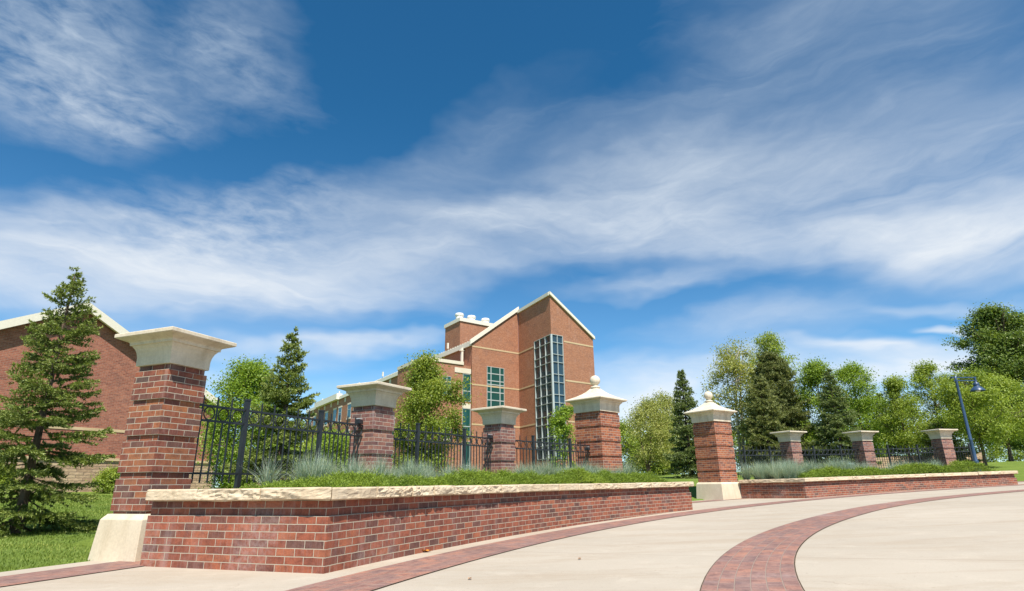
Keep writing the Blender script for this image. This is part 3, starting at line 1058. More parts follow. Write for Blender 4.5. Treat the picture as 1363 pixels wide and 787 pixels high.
def slabstrip(mb, P, dr, s0, s1, z0, z1, d0, d1, z0b=None, z1b=None):
    """solid strip on a wall between offsets d0 and d1 from the wall plane"""
    n = Vector((dr.y, -dr.x))
    q = lambda s, d, z: ((P + dr * s + n * d).x, (P + dr * s + n * d).y, z)
    z0b = z0 if z0b is None else z0b; z1b = z1 if z1b is None else z1b
    mb.hexa([q(s0, d0, z0), q(s1, d0, z0b), q(s1, d1, z0b), q(s0, d1, z0), q(s0, d0, z1), q(s1, d0, z1b), q(s1, d1, z1b), q(s0, d1, z1)])


ZB = -0.6
RT = 20.75          # tower ridge
RE = 16.65          # tower low eave
SILLZ = 3.1
# tower walls. left flank runs B -> A (so outside is on its right)
bu = (A_ - B_).normalized(); Lu = (A_ - B_).length
GU0, GU1 = Lu - 3.97, Lu - 0.0      # glass bay on this flank
GV1 = 1.74                           # glass bay on the front flank
GT = 16.28
mb = MB()
wallquad(mb, B_, bu, 0, GU0, ZB, RT)
wallquad(mb, B_, bu, GU0, Lu, GT, RT)
wallquad(mb, B_, bu, GU0, Lu, ZB, SILLZ)
zv = lambda s: RT + (RE - RT) * s / 6.55
wallquad(mb, A_, v_, 0, GV1, GT, zv(0), zv(GV1))
wallquad(mb, A_, v_, GV1, 6.55, ZB, zv(GV1), zv(6.55))
wallquad(mb, A_, v_, 0, GV1, ZB, SILLZ)
# reveals of the glazed corner
R0 = B_ + bu * GU0; R1 = A_ + v_ * GV1
inn = Vector((-bu.y, bu.x))
nv = Vector((v_.y, -v_.x))
for P0, dr in ((R0, inn), (R1, -nv)):
    a = P0; b = P0 + dr * 0.35
    mb.face([(a.x, a.y, SILLZ), (b.x, b.y, SILLZ), (b.x, b.y, GT), (a.x, a.y, GT)])
# right and back sides
Q = [E_, E_ + w_ * 12, B_ + w_ * 6]
for a, b, za, zb in ((E_, E_ + u_ * 8.05, RE, RE), (E_ + u_ * 8.05, B_, RE, RT)):
    mb.face([(a.x, a.y, ZB), (b.x, b.y, ZB), (b.x, b.y, zb), (a.x, a.y, za)])
hb(mb, "tower_wall", brick_house_m)
# inside the glazed corner: back walls, floors
mb = MB()
i0 = R0 + inn * 0.4; i1 = R1 - nv * 0.4
bk = R0 + (R1 - A_) + inn * 0.0
mb.prism([(R0.x + inn.x * 2.2, R0.y + inn.y * 2.2), (R1.x - nv.x * 2.2, R1.y - nv.y * 2.2), (R1.x - nv.x * 2.4 + u_.x * .2, R1.y - nv.y * 2.4 + u_.y * .2), (R0.x + inn.x * 2.4 + v_.x * .2, R0.y + inn.y * 2.4 + v_.y * .2)], SILLZ, GT)
hb(mb, "inner_wall", brick_house_m)
for z in (7.0, 11.3):
    mb = MB()
    mb.prism([(A_ + u_ * .3 + v_ * .2)[:], (R1 - nv * .3)[:], (R1 - nv * 2.2)[:], (R0 + inn * 2.2)[:], (R0 + inn * .3)[:]], z - .22, z + .12)
    hb(mb, "floor_slab", soffit_m)
# tower roof
mb = MB()
ov = 0.12
def q3(P, z): return Vector((P.x, P.y, z))
back = E_ + u_ * 8.05
pts = [A_ - v_ * .05 + nv * .1, E_ + v_ * .1 + nv * .1, back + v_ * .1, B_ - v_ * .05]
zz = [RT + .10, RE + .10, RE + .10, RT + .10]
mb.prism([p[:] for p in pts], [z - .05 for z in zz], [z + .05 for z in zz])
hb(mb, "tower_roof", roofm)
# white rake boards and coping lines
mb = MB()
slabstrip(mb, A_, v_, -.16, 6.72, RT + .04, RT + .38, .02, .20, RE - .06, RE + .28)
slabstrip(mb, B_, bu, 0, Lu - .02, RT - .04, RT + .34, .02, .20)
hb(mb, "tower_fascia", cream_m)

# stone bands
for z in (15.73, 11.40, 7.05):
    mb = MB(); slabstrip(mb, B_, bu, 0.03, GU0 - .15, z - .085, z + .085, -.05, .025); hb(mb, "stone_band", band_m)
    mb = MB(); slabstrip(mb, A_, v_, GV1 + .15, 6.55, z - .085, z + .085, -.05, .025); hb(mb, "stone_band", band_m)

# ---- curtain wall of the tower corner
ROWS = []
z = GT
for i in range(40):
    for hh in (0.85, 1.32):
        if z - hh < SILLZ: break
        ROWS.append((z - hh, z)); z -= hh
    if z - .85 < SILLZ: break
ROWS.append((SILLZ, z))
fr = MB()
mull = 0.052
def cw(P, dr, s0, s1, ncol, gm, name):
    n = Vector((dr.y, -dr.x))
    pn = MB()
    for (z0, z1) in ROWS:
        for c in range(ncol):
            a = P + dr * (s0 + (s1 - s0) * c / ncol) - n * .06; b = P + dr * (s0 + (s1 - s0) * (c + 1) / ncol) - n * .06
            pn.face([(a.x, a.y, z0), (b.x, b.y, z0), (b.x, b.y, z1), (a.x, a.y, z1)])
    for c in range(ncol + 1):
        s = s0 + (s1 - s0) * c / ncol
        slabstrip(fr, P, dr, s - mull / 2, s + mull / 2, SILLZ, GT, -.12, .06)
    for (z0, z1) in ROWS:
        slabstrip(fr, P, dr, s0, s1, z1 - mull / 2, z1 + mull / 2, -.11, .045)
    return pn
p1_ = cw(B_, bu, GU0 + .06, GU1 - .08, 3, None, '')
p2_ = cw(A_, v_, .08, GV1 - .06, 2, None, '')
slabstrip(fr, B_, bu, GU1 - .14, GU1 + .06, SILLZ, GT, -.12, .07)
cwo = hb(fr, "tower_window", frame_m)
pp = p1_; hb(pp, "pane", glass_clear_m, cwo)
hb(p2_, "pane", glass_blue_m, cwo)


def window(P, dr, s0, s1, z0, z1, cols, rows, gm, sill=True, lintel=0.0, fw_=0.08, d=0.0, sillm=None):
    """a window as part: frame, pane, sill, lintel"""
    f = MB()
    W_ = s1 - s0; Hh = z1 - z0
    cs = cols if isinstance(cols, (list, tuple)) else [i / cols for i in range(cols + 1)]
    rs = rows if isinstance(rows, (list, tuple)) else [i / rows for i in range(rows + 1)]
    for c in cs:
        s = s0 + W_ * c
        slabstrip(f, P, dr, max(s0, s - fw_ / 2), min(s1, s + fw_ / 2), z0, z1, .004 + d, .045 + d)
    for r in rs:
        zc_ = z0 + Hh * r
        slabstrip(f, P, dr, s0, s1, max(z0, zc_ - fw_ / 2), min(z1, zc_ + fw_ / 2), .004 + d, .040 + d)
    fo = hb(f, "window", frame_m)
    g_ = MB()
    n = Vector((dr.y, -dr.x)) * (.012 + d)
    a = P + dr * s0 + n; b = P + dr * s1 + n
    g_.face([(a.x, a.y, z0), (b.x, b.y, z0), (b.x, b.y, z1), (a.x, a.y, z1)])
    hb(g_, "pane", gm, fo)
    if sill:
        q = MB(); slabstrip(q, P, dr, s0 - .1, s1 + .1, z0 - .22, z0 - .002, -.02, .10 + d); hb(q, "sill", trim_m, fo)
    if lintel:
        q = MB(); slabstrip(q, P, dr, s0 - .15, s1 + .15, z1 + .002, z1 + lintel, -.02, .06 + d); hb(q, "lintel", trim_m, fo)
    return fo


# ---- main bar: end wall D -> B under a shed roof, then the long wing along w_
LDB = (B_ - D_).length
ZE, ZR = 16.0, 20.95
mb = MB()
wallquad(mb, D_, v_, 0, LDB, ZB, ZE, ZR)
WL = 73.0
wing_in = D_ + v_ * 0.06
ww = -w_
FAR = wing_in + w_ * WL
wallquad(mb, FAR, ww, 0, WL, ZB, ZE - .1)
bk1 = D_ + w_ * WL + v_ * 11.0
for a, b, za, zb in ((B_, B_ + w_ * WL, ZE, ZE), (B_ + w_ * WL, FAR, ZE, ZE)):
    mb.face([(a.x, a.y, ZB), (b.x, b.y, ZB), (b.x, b.y, zb), (a.x, a.y, za)])
hb(mb, "wing_wall", brick_house_m)
mb = MB()
sl = (ZR - ZE) / LDB
e0 = D_ - v_ * .08; e1 = B_
pts = [e0 + w_ * .3, e1 + w_ * .3, e1 + w_ * WL, e0 + w_ * WL]
mb.prism([p[:] for p in pts], ZE + .10, ZE + .30)
pts = [D_ + w_ * .02 + v_ * .02, B_ + w_ * .02, B_ + w_ * .32, D_ + v_ * .02 + w_ * .32]
mb.prism([p[:] for p in pts], [ZE - .05, ZR - .05, ZR - .05, ZE - .05], [ZE + .40, ZR + .50, ZR + .50, ZE + .40])
hb(mb, "wing_roof", roofm)
mb = MB()
for i in range(70):                     # standing seams seen at the eave
    s = .3 + i * .62
    a = D_ - v_ * .16 + w_ * s; b = D_ + v_ * .3 + w_ * s
    mb.bar((a.x, a.y, ZE + .36), (b.x, b.y, ZE + .42), .13, .12)
hb(mb, "roof_seam", cream_m)
mb = MB()
slabstrip(mb, D_ - v_ * .35, v_, 0.0, LDB + .35, ZE + .14 - .35 * sl, ZE + .66 - .35 * sl, .03, .18, ZR + .14, ZR + .66)      # rake board
slabstrip(mb, D_ - v_ * .10 + w_ * WL, ww, 0, WL, ZE - .22, ZE + .30, .0, .12)                                               # eave fascia
hb(mb, "roof_fascia", cream_m)
mb = MB()
q0 = D_ - v_ * .09; q1 = D_ + v_ * .6
mb.prism([p[:] for p in (q0, q1, q1 + w_ * WL, q0 + w_ * WL)], ZE - .22, ZE - .06)
hb(mb, "eave_soffit", soffit_m)
for z in (15.73, 11.40, 7.05):
    mb = MB(); slabstrip(mb, D_, v_, .03, LDB, z - .085, z + .085, -.05, .025); hb(mb, "stone_band", band_m)
window(D_, v_, LDB - 4.75, LDB - 2.27, 8.95, 13.68, [0, .23, .75, 1], [0, .12, .30, .38, .56, .64, .82, .90, 1][0::1] if False else [0, .19, .38, .565, .655, .83, 1], glass_teal_m, sill=False, fw_=.10)
window(D_, v_, LDB - 4.75, LDB - 2.27, 2.6, 6.9, [0, .23, .75, 1], 4, glass_teal_m, sill=False, fw_=.10)
# lower block in front of the wing
LBW = 6.2
LB0 = D_ - v_ * LBW
lbn = Vector((v_.y, -v_.x))
mb = MB()
ZL = 13.45
P0 = LB0 - lbn * 0.0
wallquad(mb, LB0 - lbn * 0.15, v_, 0, LBW - .02, ZB, ZL)
wallquad(mb, LB0 - lbn * 0.15 + w_ * 7, ww, 0, 7, ZB, ZL)
t0 = LB0 - lbn * .15
mb.face([(*t0, ZL), (*(t0 + v_ * LBW), ZL), (*(t0 + v_ * (LBW + .6) + w_ * 7), ZL), (*(t0 + w_ * 7), ZL)])
hb(mb, "front_block_wall", brick_house_m)
mb = MB()
slabstrip(mb, t0, v_, -.1, LBW - 1.06, ZL + .002, ZL + .36, -.35, .10)
slabstrip(mb, t0 + w_ * 7, ww, 0, 7.0, ZL + .002, ZL + .36, -.30, .10)
slabstrip(mb, t0, v_, LBW - 2.2, LBW - .05, 12.55, 13.10, -.05, .06)
hb(mb, "front_block_coping", trim_m)
for z in (11.4, 7.05):
    mb = MB(); slabstrip(mb, t0, v_, .0, LBW - 1.2, z - .085, z + .085, -.05, .025); hb(mb, "stone_band", band_m)
window(t0, v_, LBW - 1.12, LBW - .06, 9.45, 12.50, 1, [0, .38, 1], glass_teal_m, sill=False, fw_=.09)
q = MB(); slabstrip(q, t0, v_, LBW - 1.15, LBW - .05, 8.72, 9.25, -.05, .05); hb(q, "spandrel", trim_m)
window(t0, v_, LBW - 1.12, LBW - .06, 5.6, 8.70, 1, [0, .38, 1], glass_teal_m, sill=False, fw_=.09)
window(t0, v_, LBW - 1.12, LBW - .06, 1.2, 5.2, 1, [0, .38, 1], glass_teal_m, sill=False, fw_=.09)
window(t0, v_, LBW - 3.72, LBW - 2.66, 10.0, 12.0, 2, 1, glass_teal_m, sill=True, lintel=.0)
window(t0, v_, LBW - 3.72, LBW - 2.66, 5.4, 7.6, 2, 1, glass_teal_m, sill=True, lintel=.0)
# posts carrying the roof edge above the front block
mb = MB()
pq = D_ - v_ * .30 + w_ * 1.9
mb.box((pq.x, pq.y, (ZL + ZE) / 2), (.22, .22, ZE - ZL - .3), v_[:])
mb.box((pq.x, pq.y, ZE - .45), (.6, .3, .12), v_[:])
hb(mb, "roof_post", cream_m)
# wing windows
def wing_s(t): return WL - t
for row, (z0, z1) in enumerate(((11.95, 14.25), (7.4, 9.7), (3.0, 5.2))):
    t = 14.0
    while t < 72:
        for dt in (0, 3.2):
            window(FAR, ww, wing_s(t + dt + 1.9), wing_s(t + dt), z0, z1, 1, [0, 0.62, 1], glass_teal_m, sill=True, lintel=.28)
        t += 8.55
mb = MB()
t = 16.2
while t < 72:
    slabstrip(mb, FAR, ww, wing_s(t + .75), wing_s(t - .0), 15.0, 15.75, -.05, .05)
    t += 4.275 * 1
hb(mb, "cream_square", trim_m)
# raised parapet far along the wing
mb = MB()
slabstrip(mb, FAR, ww, WL - 64.5, WL - 49.5, ZE - .2, ZE + .85, -.3, .75)
hb(mb, "raised_parapet", cream_m)
mb = MB()
for t in range(6, 72, 11):
    a = D_ - v_ * .1 + w_ * t
    mb.box((a.x, a.y, ZE + .95), (.18, .18, .7), v_[:])
hb(mb, "roof_vent", cream_m)
# rooftop plant room with three white fans
K_ = V2(-7.0, 76.0)
mb = MB()
poly = [K_, K_ + v_ * 7.5, K_ + v_ * 7.5 + w_ * 4.5, K_ + w_ * 4.5]
mb.prism([p[:] for p in poly], 16.5, 21.75)
hb(mb, "plant_room_wall", brick_house_m)
mb = MB()
e = .14
poly = [K_ - v_ * e - w_ * e, K_ + v_ * (7.5 + e) - w_ * e, K_ + v_ * (7.5 + e) + w_ * (4.5 + e), K_ - v_ * e + w_ * (4.5 + e)]
mb.prism([p[:] for p in poly], 21.752, 22.25)
hb(mb, "plant_room_coping", cream_m)
for s in (.35, 2.35, 4.75):
    mb = MB()
    c = K_ + w_ * .9 + v_ * s
    mb.lathe([(.50, 22.25), (.50, 22.62), (.56, 22.68), (.60, 22.78), (.60, 22.96), (.52, 23.06), (.0, 23.12)], (c.x, c.y, 0), 18, False)
    hb(mb, "roof_fan", white_m)

# ------------------------------------------------------------------ left brick building with gable
L0 = V2(-19.5, 23.8); ld = V2(.5335, .8458); ln = Vector((ld.y, -ld.x))     # ln: towards the camera side
lb = thing("gabled_building", "dark red brick building with white gable trim and tan stone base behind the left spruce", "building", (L0.x, L0.y, .4))
LO = Vector((L0.x, L0.y, .4))


def lbuild(mb, name, material):
    mb.v = [p - LO for p in mb.v]
    return mb.build(name, material, lb)


S0, SA, S1 = -5.9, 1.12, 8.14
zE, zA, zS = 4.55, 8.30, 1.97
mb = MB()
q = lambda s, d, z: ((L0 + ld * s + ln * d).x, (L0 + ld * s + ln * d).y, z)
DP = 22
mb.face([q(S0, 0, zS), q(S1, 0, zS), q(S1, 0, zE), q(SA, 0, zA), q(S0, 0, zE)])
mb.face([q(S1, 0, zS), q(S1, -DP, zS), q(S1, -DP, zE), q(S1, 0, zE)])
mb.face([q(S0, -DP, zS), q(S0, 0, zS), q(S0, 0, zE), q(S0, -DP, zE)])
mb.face([q(S1, -DP, -.5), q(S0, -DP, -.5), q(S0, -DP, zE), q(SA, -DP, zA), q(S1, -DP, zE)])
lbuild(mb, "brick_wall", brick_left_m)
mb = MB()
slabstrip(mb, L0, ld, S0 - .1, S1 + .1, -.6, zS - .06, -DP, .10)
lbuild(mb, "stone_base", ledge_m)
mb = MB()
slabstrip(mb, L0, ld, S0 - .14, S1 + .14, zS - .058, zS + .06, -.3, .16)
slabstrip(mb, L0, ld, S0, S1, 3.15, 3.27, -.05, .022)
lbuild(mb, "stone_ledge", band_m)
mb = MB()
sr = (zA - zE) / (S1 - SA)
for a, b, za, zb in ((SA, S1 + .35, zA, zE - .35 * sr), (S0 - .35, SA, zE - .35 * sr, zA)):
    slabstrip(mb, L0, ld, a, b, za - .02, za + .40, -DP, .62, zb - .02, zb + .40) if False else None
    slabstrip(mb, L0, ld, a, b, za - .06, za + .30, .18, .34, zb - .06, zb + .30)
lbuild(mb, "gable_trim", cream_m)
mb = MB()
for a, b, za, zb in ((SA, S1 + .35, zA, zE - .35 * sr), (S0 - .35, SA, zE - .35 * sr, zA)):
    slabstrip(mb, L0, ld, a, b, za + .04, za + .30, -DP, .179, zb + .04, zb + .30)
lbuild(mb, "roof", roofm)
mb = MB()
slabstrip(mb, L0, ld, S1 - .02, S1 + .12, .3, zE - .15, .0, .12)
lbuild(mb, "downspout", grey_m)


def stone_wall(name, pts, h, thick, label, group=None, material=None):
    root_p = pts[0]
    z0 = H(*root_p)
    mb = MB()
    for a, b in zip(pts[:-1], pts[1:]):
        A2, B2 = Vector(a), Vector(b)
        d = (B2 - A2).normalized()
        n = Vector((d.y, -d.x)) * thick / 2
        za, zb = H(*a), H(*b)
        P = [A2 + n, B2 + n, B2 - n, A2 - n]
        mb.hexa([(P[0].x, P[0].y, za - .3), (P[1].x, P[1].y, zb - .3), (P[2].x, P[2].y, zb - .3), (P[3].x, P[3].y, za - .3),
                 (P[0].x, P[0].y, za + h), (P[1].x, P[1].y, zb + h), (P[2].x, P[2].y, zb + h), (P[3].x, P[3].y, za + h)])
    o_ = mb.build(name, material or ledge_m)
    return tag(o_, label, "wall", group)


stone_wall("stone_wall", [(-14.6, 30.9), (-11.6, 31.6), (-8.0, 33.0)], 0.85, .4, "low tan stone wall running right from the gabled building behind the fence")
stone_wall("stone_wall", [(20.9, 37.0), (25.0, 37.6), (29.5, 38.6)], 0.62, .5, "low buff stone wall behind the fence left of and behind the blue lamp post")

# ------------------------------------------------------------------ blue lamp posts
def lamp(loc, h, rot, label, scale=1.0):
    root = thing("street_lamp", label, "street lamp", loc, rot, "blue street lamps")
    root.scale = (scale,) * 3
    mb = MB()
    mb.lathe([(.0, -.2), (.145, -.2), (.145, .10), (.125, .14), (.105, .55), (.112, .58), (.112, .64), (.085, .68), (.075, 1.6), (.082, 1.62), (.082, 1.68), (.072, 1.70), (.060, h - .25), (.066, h - .23), (.066, h - .17), (.058, h - .15), (.058, h), (.0, h + .03)], (0, 0, 0), 14)
    mb.build("pole", blue_m, root)
    mb = MB()
    mb.bar((-.20, 0, h - .06), (1.12, 0, h - .06), .05)
    mb.bar((-.12, 0, h - .22), (1.12, 0, h - .22), .045)
    mb.box((1.04, 0, h - .15), (.07, .07, .26))
    mb.box((-.20, 0, h - .06), (.05, .10, .10))
    mb.build("arm", blue_m, root)
    mb = MB()
    z0 = h - .26
    mb.lathe([(.0, z0), (.055, z0), (.055, z0 - .05), (.12, z0 - .08), (.135, z0 - .20), (.11, z0 - .23), (.15, z0 - .27), (.22, z0 - .33), (.315, z0 - .45), (.33, z0 - .50), (.315, z0 - .50), (.20, z0 - .37), (.0, z0 - .33)], (1.04, 0, 0), 20)
    mb.build("lamp_shade", blue_m, root)
    mb = MB()
    mb.lathe([(.0, z0 - .55), (.10, z0 - .53), (.13, z0 - .46), (.10, z0 - .37), (.0, z0 - .36)], (1.04, 0, 0), 12)
    mb.build("bulb_cover", white_m, root)
    return root


lamp((22.7, 30.0, H(22.7, 30.0)), 4.82, rad(4), "tall dark blue street lamp with hooded shade at the right, beside the last pier")
lamp((11.55, 60.0, H(11.55, 60.0)), 3.95, rad(0), "far small blue street lamp seen right of the ball-topped pier in the left planter")

# slim sign post behind the fence near the second pier
sp_ = thing("sign_post", "slim white post with a small blue plate behind the fence, left of the second pier", "sign post", (-6.1, 23.0, H(-6.1, 23.0)))
mb = MB(); mb.box((0, 0, .85), (.07, .05, 1.7)); mb.build("post", white_m, sp_)
mb = MB(); mb.box((0, -.035, 1.72), (.16, .016, .24)); mb.build("plate", blue_m, sp_)

# fallen leaves on the concrete
rl = random.Random(5)
for (x, y, sz, lab) in ((-0.98, 6.98, .075, "bright orange dry leaf lying at the foot of the planter wall"), (0.61, 6.05, .032, "small brown dry leaf on the concrete, between the brick bands"), (-0.35, 4.95, .03, "brown dry leaf on the concrete close to the lower edge")):
    mb = MB()
    a = rl.uniform(0, 6.28)
    prof = [(-1, 0, .1), (-.5, .38, .25), (0, .5, .12), (.5, .36, .3), (1, 0, .45)]
    for i in range(4):
        x0, w0, h0 = prof[i]; x1, w1, h1 = prof[i + 1]
        for s in (1, -1):
            mb.face([Vector((x0, 0, h0 * .5)) * sz, Vector((x1, 0, h1 * .5)) * sz, Vector((x1, s * w1, h1)) * sz, Vector((x0, s * w0, h0)) * sz])
    o_ = mb.build("fallen_leaf", deadleaf_m)
    o_.location = (x, y, G(x) + .006); o_.rotation_euler = (0, 0, a)
    tag(o_, lab, "leaf", "dry leaves on the concrete")
# ------------------------------------------------------------------ vegetation
def unit(a):
    return a / np.maximum(np.linalg.norm(a, axis=-1, keepdims=True), 1e-9)


def conifer(name, label, xy, h, R, seed, material, whorls=16, per=6, bare=0.10, tuft=1.0, gap=0.0, group=None, power=0.85, lean=(0, 0), up_tilt=0.25, top_bare=0.02, dens=1.0, tipw=0.35):
    """spruce: whorls of drooping limbs, side twigs, needle sprays"""
    rng = np.random.default_rng(seed)
    x, y = xy
    z0 = H(x, y) - 0.03
    root = thing(name, label, "tree", (x, y, z0), 0, group)
    tb = MB()
    n = 8
    tp = [(lean[0] * h * (i / n), lean[1] * h * (i / n), h * i / n) for i in range(n + 1)]
    tr = [h * 0.017 * (1 - 0.93 * i / n) + 0.004 for i in range(n + 1)]
    tr[0] *= 1.4
    tb.tube(tp, tr, 7)
    base, dirs, lens, ages = [], [], [], []
    zs = np.linspace(0, 1, whorls) ** 0.92
    for wi, t in enumerate(zs):
        zt = bare + (1 - bare - 0.03) * t
        Lr = R * (1 - zt) ** power / (1 - bare) ** power
        k = max(3, int(per * (0.75 + 0.5 * rng.random())))
        a0 = rng.random() * 6.28
        for b in range(k):
            if rng.random() < gap: continue
            az_ = a0 + 6.283 * b / k + rng.normal(0, 0.25)
            L = max(0.04 * h ** .5, Lr * rng.uniform(0.66, 1.12))
            zb = (zt + rng.normal(0, 0.35 / whorls)) * h
            # limb curve: out, sagging, tip lifting; steeper towards the top
            el0 = rad(-12 + 62 * zt ** 1.3) + rng.normal(0, 0.10)
            m_ = 7
            P = np.zeros((m_ + 1, 3)); P[0] = (lean[0] * zb, lean[1] * zb, zb)
            e = el0
            for i in range(m_):
                s = i / m_
                e_i = el0 + (-0.30 + 0.85 * s * up_tilt * 2.2) * (1 - zt * .6)
                stp = L / m_
                P[i + 1] = P[i] + stp * np.array([math.cos(az_) * math.cos(e_i), math.sin(az_) * math.cos(e_i), math.sin(e_i)])
            if L > 0.12:
                tb.tube([tuple(p) for p in P[:-1]], [max(0.003, h * 0.0034 * (1 - i / m_) * (1.1 - zt)) for i in range(m_)], 4)
            # needle-bearing shoots along limb: main shoot and side twigs
            ntw = max(4, int(L / 0.052 * dens / tuft))
            for q in range(ntw):
                s = 0.16 + 0.84 * (q + rng.random()) / ntw
                i = min(int(s * m_), m_ - 1); f = s * m_ - i
                p = P[i] * (1 - f) + P[i + 1] * f
                d = unit(P[i + 1] - P[i])
                side = np.cross(d, (0, 0, 1)); side = unit(side)
                sg = 1 if q % 2 else -1
                tl = L * 0.50 * (1 - s) ** 0.7 * rng.uniform(.7, 1.2) + 0.07 * tuft
                td = unit(d * 0.75 + side * sg * rng.uniform(.55, 1.0) + np.array([0, 0, rng.normal(-0.06, 0.14)]))
                base.append(p); dirs.append(td); lens.append(tl); ages.append(s)
            base.append(P[m_ - 1]); dirs.append(unit(P[m_] - P[m_ - 1])); lens.append(L / m_ * 1.3); ages.append(1.0)
    # leader
    for zt in np.linspace(0.93, 1.0, 7):
        base.append(np.array([lean[0] * h * zt, lean[1] * h * zt, h * zt - 0.03 * h])); dirs.append(unit(np.array([rng.normal(0, .25), rng.normal(0, .25), 1.0]))); lens.append(0.035 * h); ages.append(.9)
    base = np.array(base); dirs = np.array(dirs); lens = np.array(lens); ages = np.array(ages)
    # needle tufts along every shoot
    step = 0.034 * tuft
    cnt = np.maximum(2, (lens / step).astype(int))
    idx = np.repeat(np.arange(len(base)), cnt)
    k = np.concatenate([np.arange(c) for c in cnt]); s = (k + rng.random(len(k))) / cnt[idx]
    p = base[idx] + dirs[idx] * (lens[idx] * s)[:, None]
    p[:, 2] -= 0.10 * (lens[idx] * s) ** 2 / np.maximum(lens[idx], .05)
    d = dirs[idx]
    nt_ = 6
    V, T = [], []
    for j in range(nt_):
        rv = rng.normal(0, 1, (len(p), 3)); rv[:, 2] += 0.35
        side = unit(rv - d * np.sum(rv * d, 1, keepdims=True))
        nd = unit(d * 0.75 + side * 0.8)
        L = 0.056 * tuft * rng.uniform(.7, 1.25, len(p))[:, None]
        wv = np.cross(nd, rng.normal(0, 1, (len(p), 3))); wv = unit(wv) * 0.0125 * tuft
        tri = np.stack([p - wv, p + wv, p + nd * L + wv * 0.3], 1)
        V.append(tri)
        tipf = np.clip((s * 0.6 + ages[idx] * 0.6) - 0.35, 0, 1)
        T.append(np.clip(rng.normal(0.34, 0.15, len(p)) + tipw * tipf * (rng.random(len(p)) ** .6) * 1.35, 0, 1))
    V = np.concatenate(V).reshape(-1, 3); T = np.concatenate(T)
    F = np.arange(len(V)).reshape(-1, 3)
    tb.build("trunk", bark_m, root, weld=False)
    link("crown", leaf_mesh("crown", V, F, T, material), root)
    return root


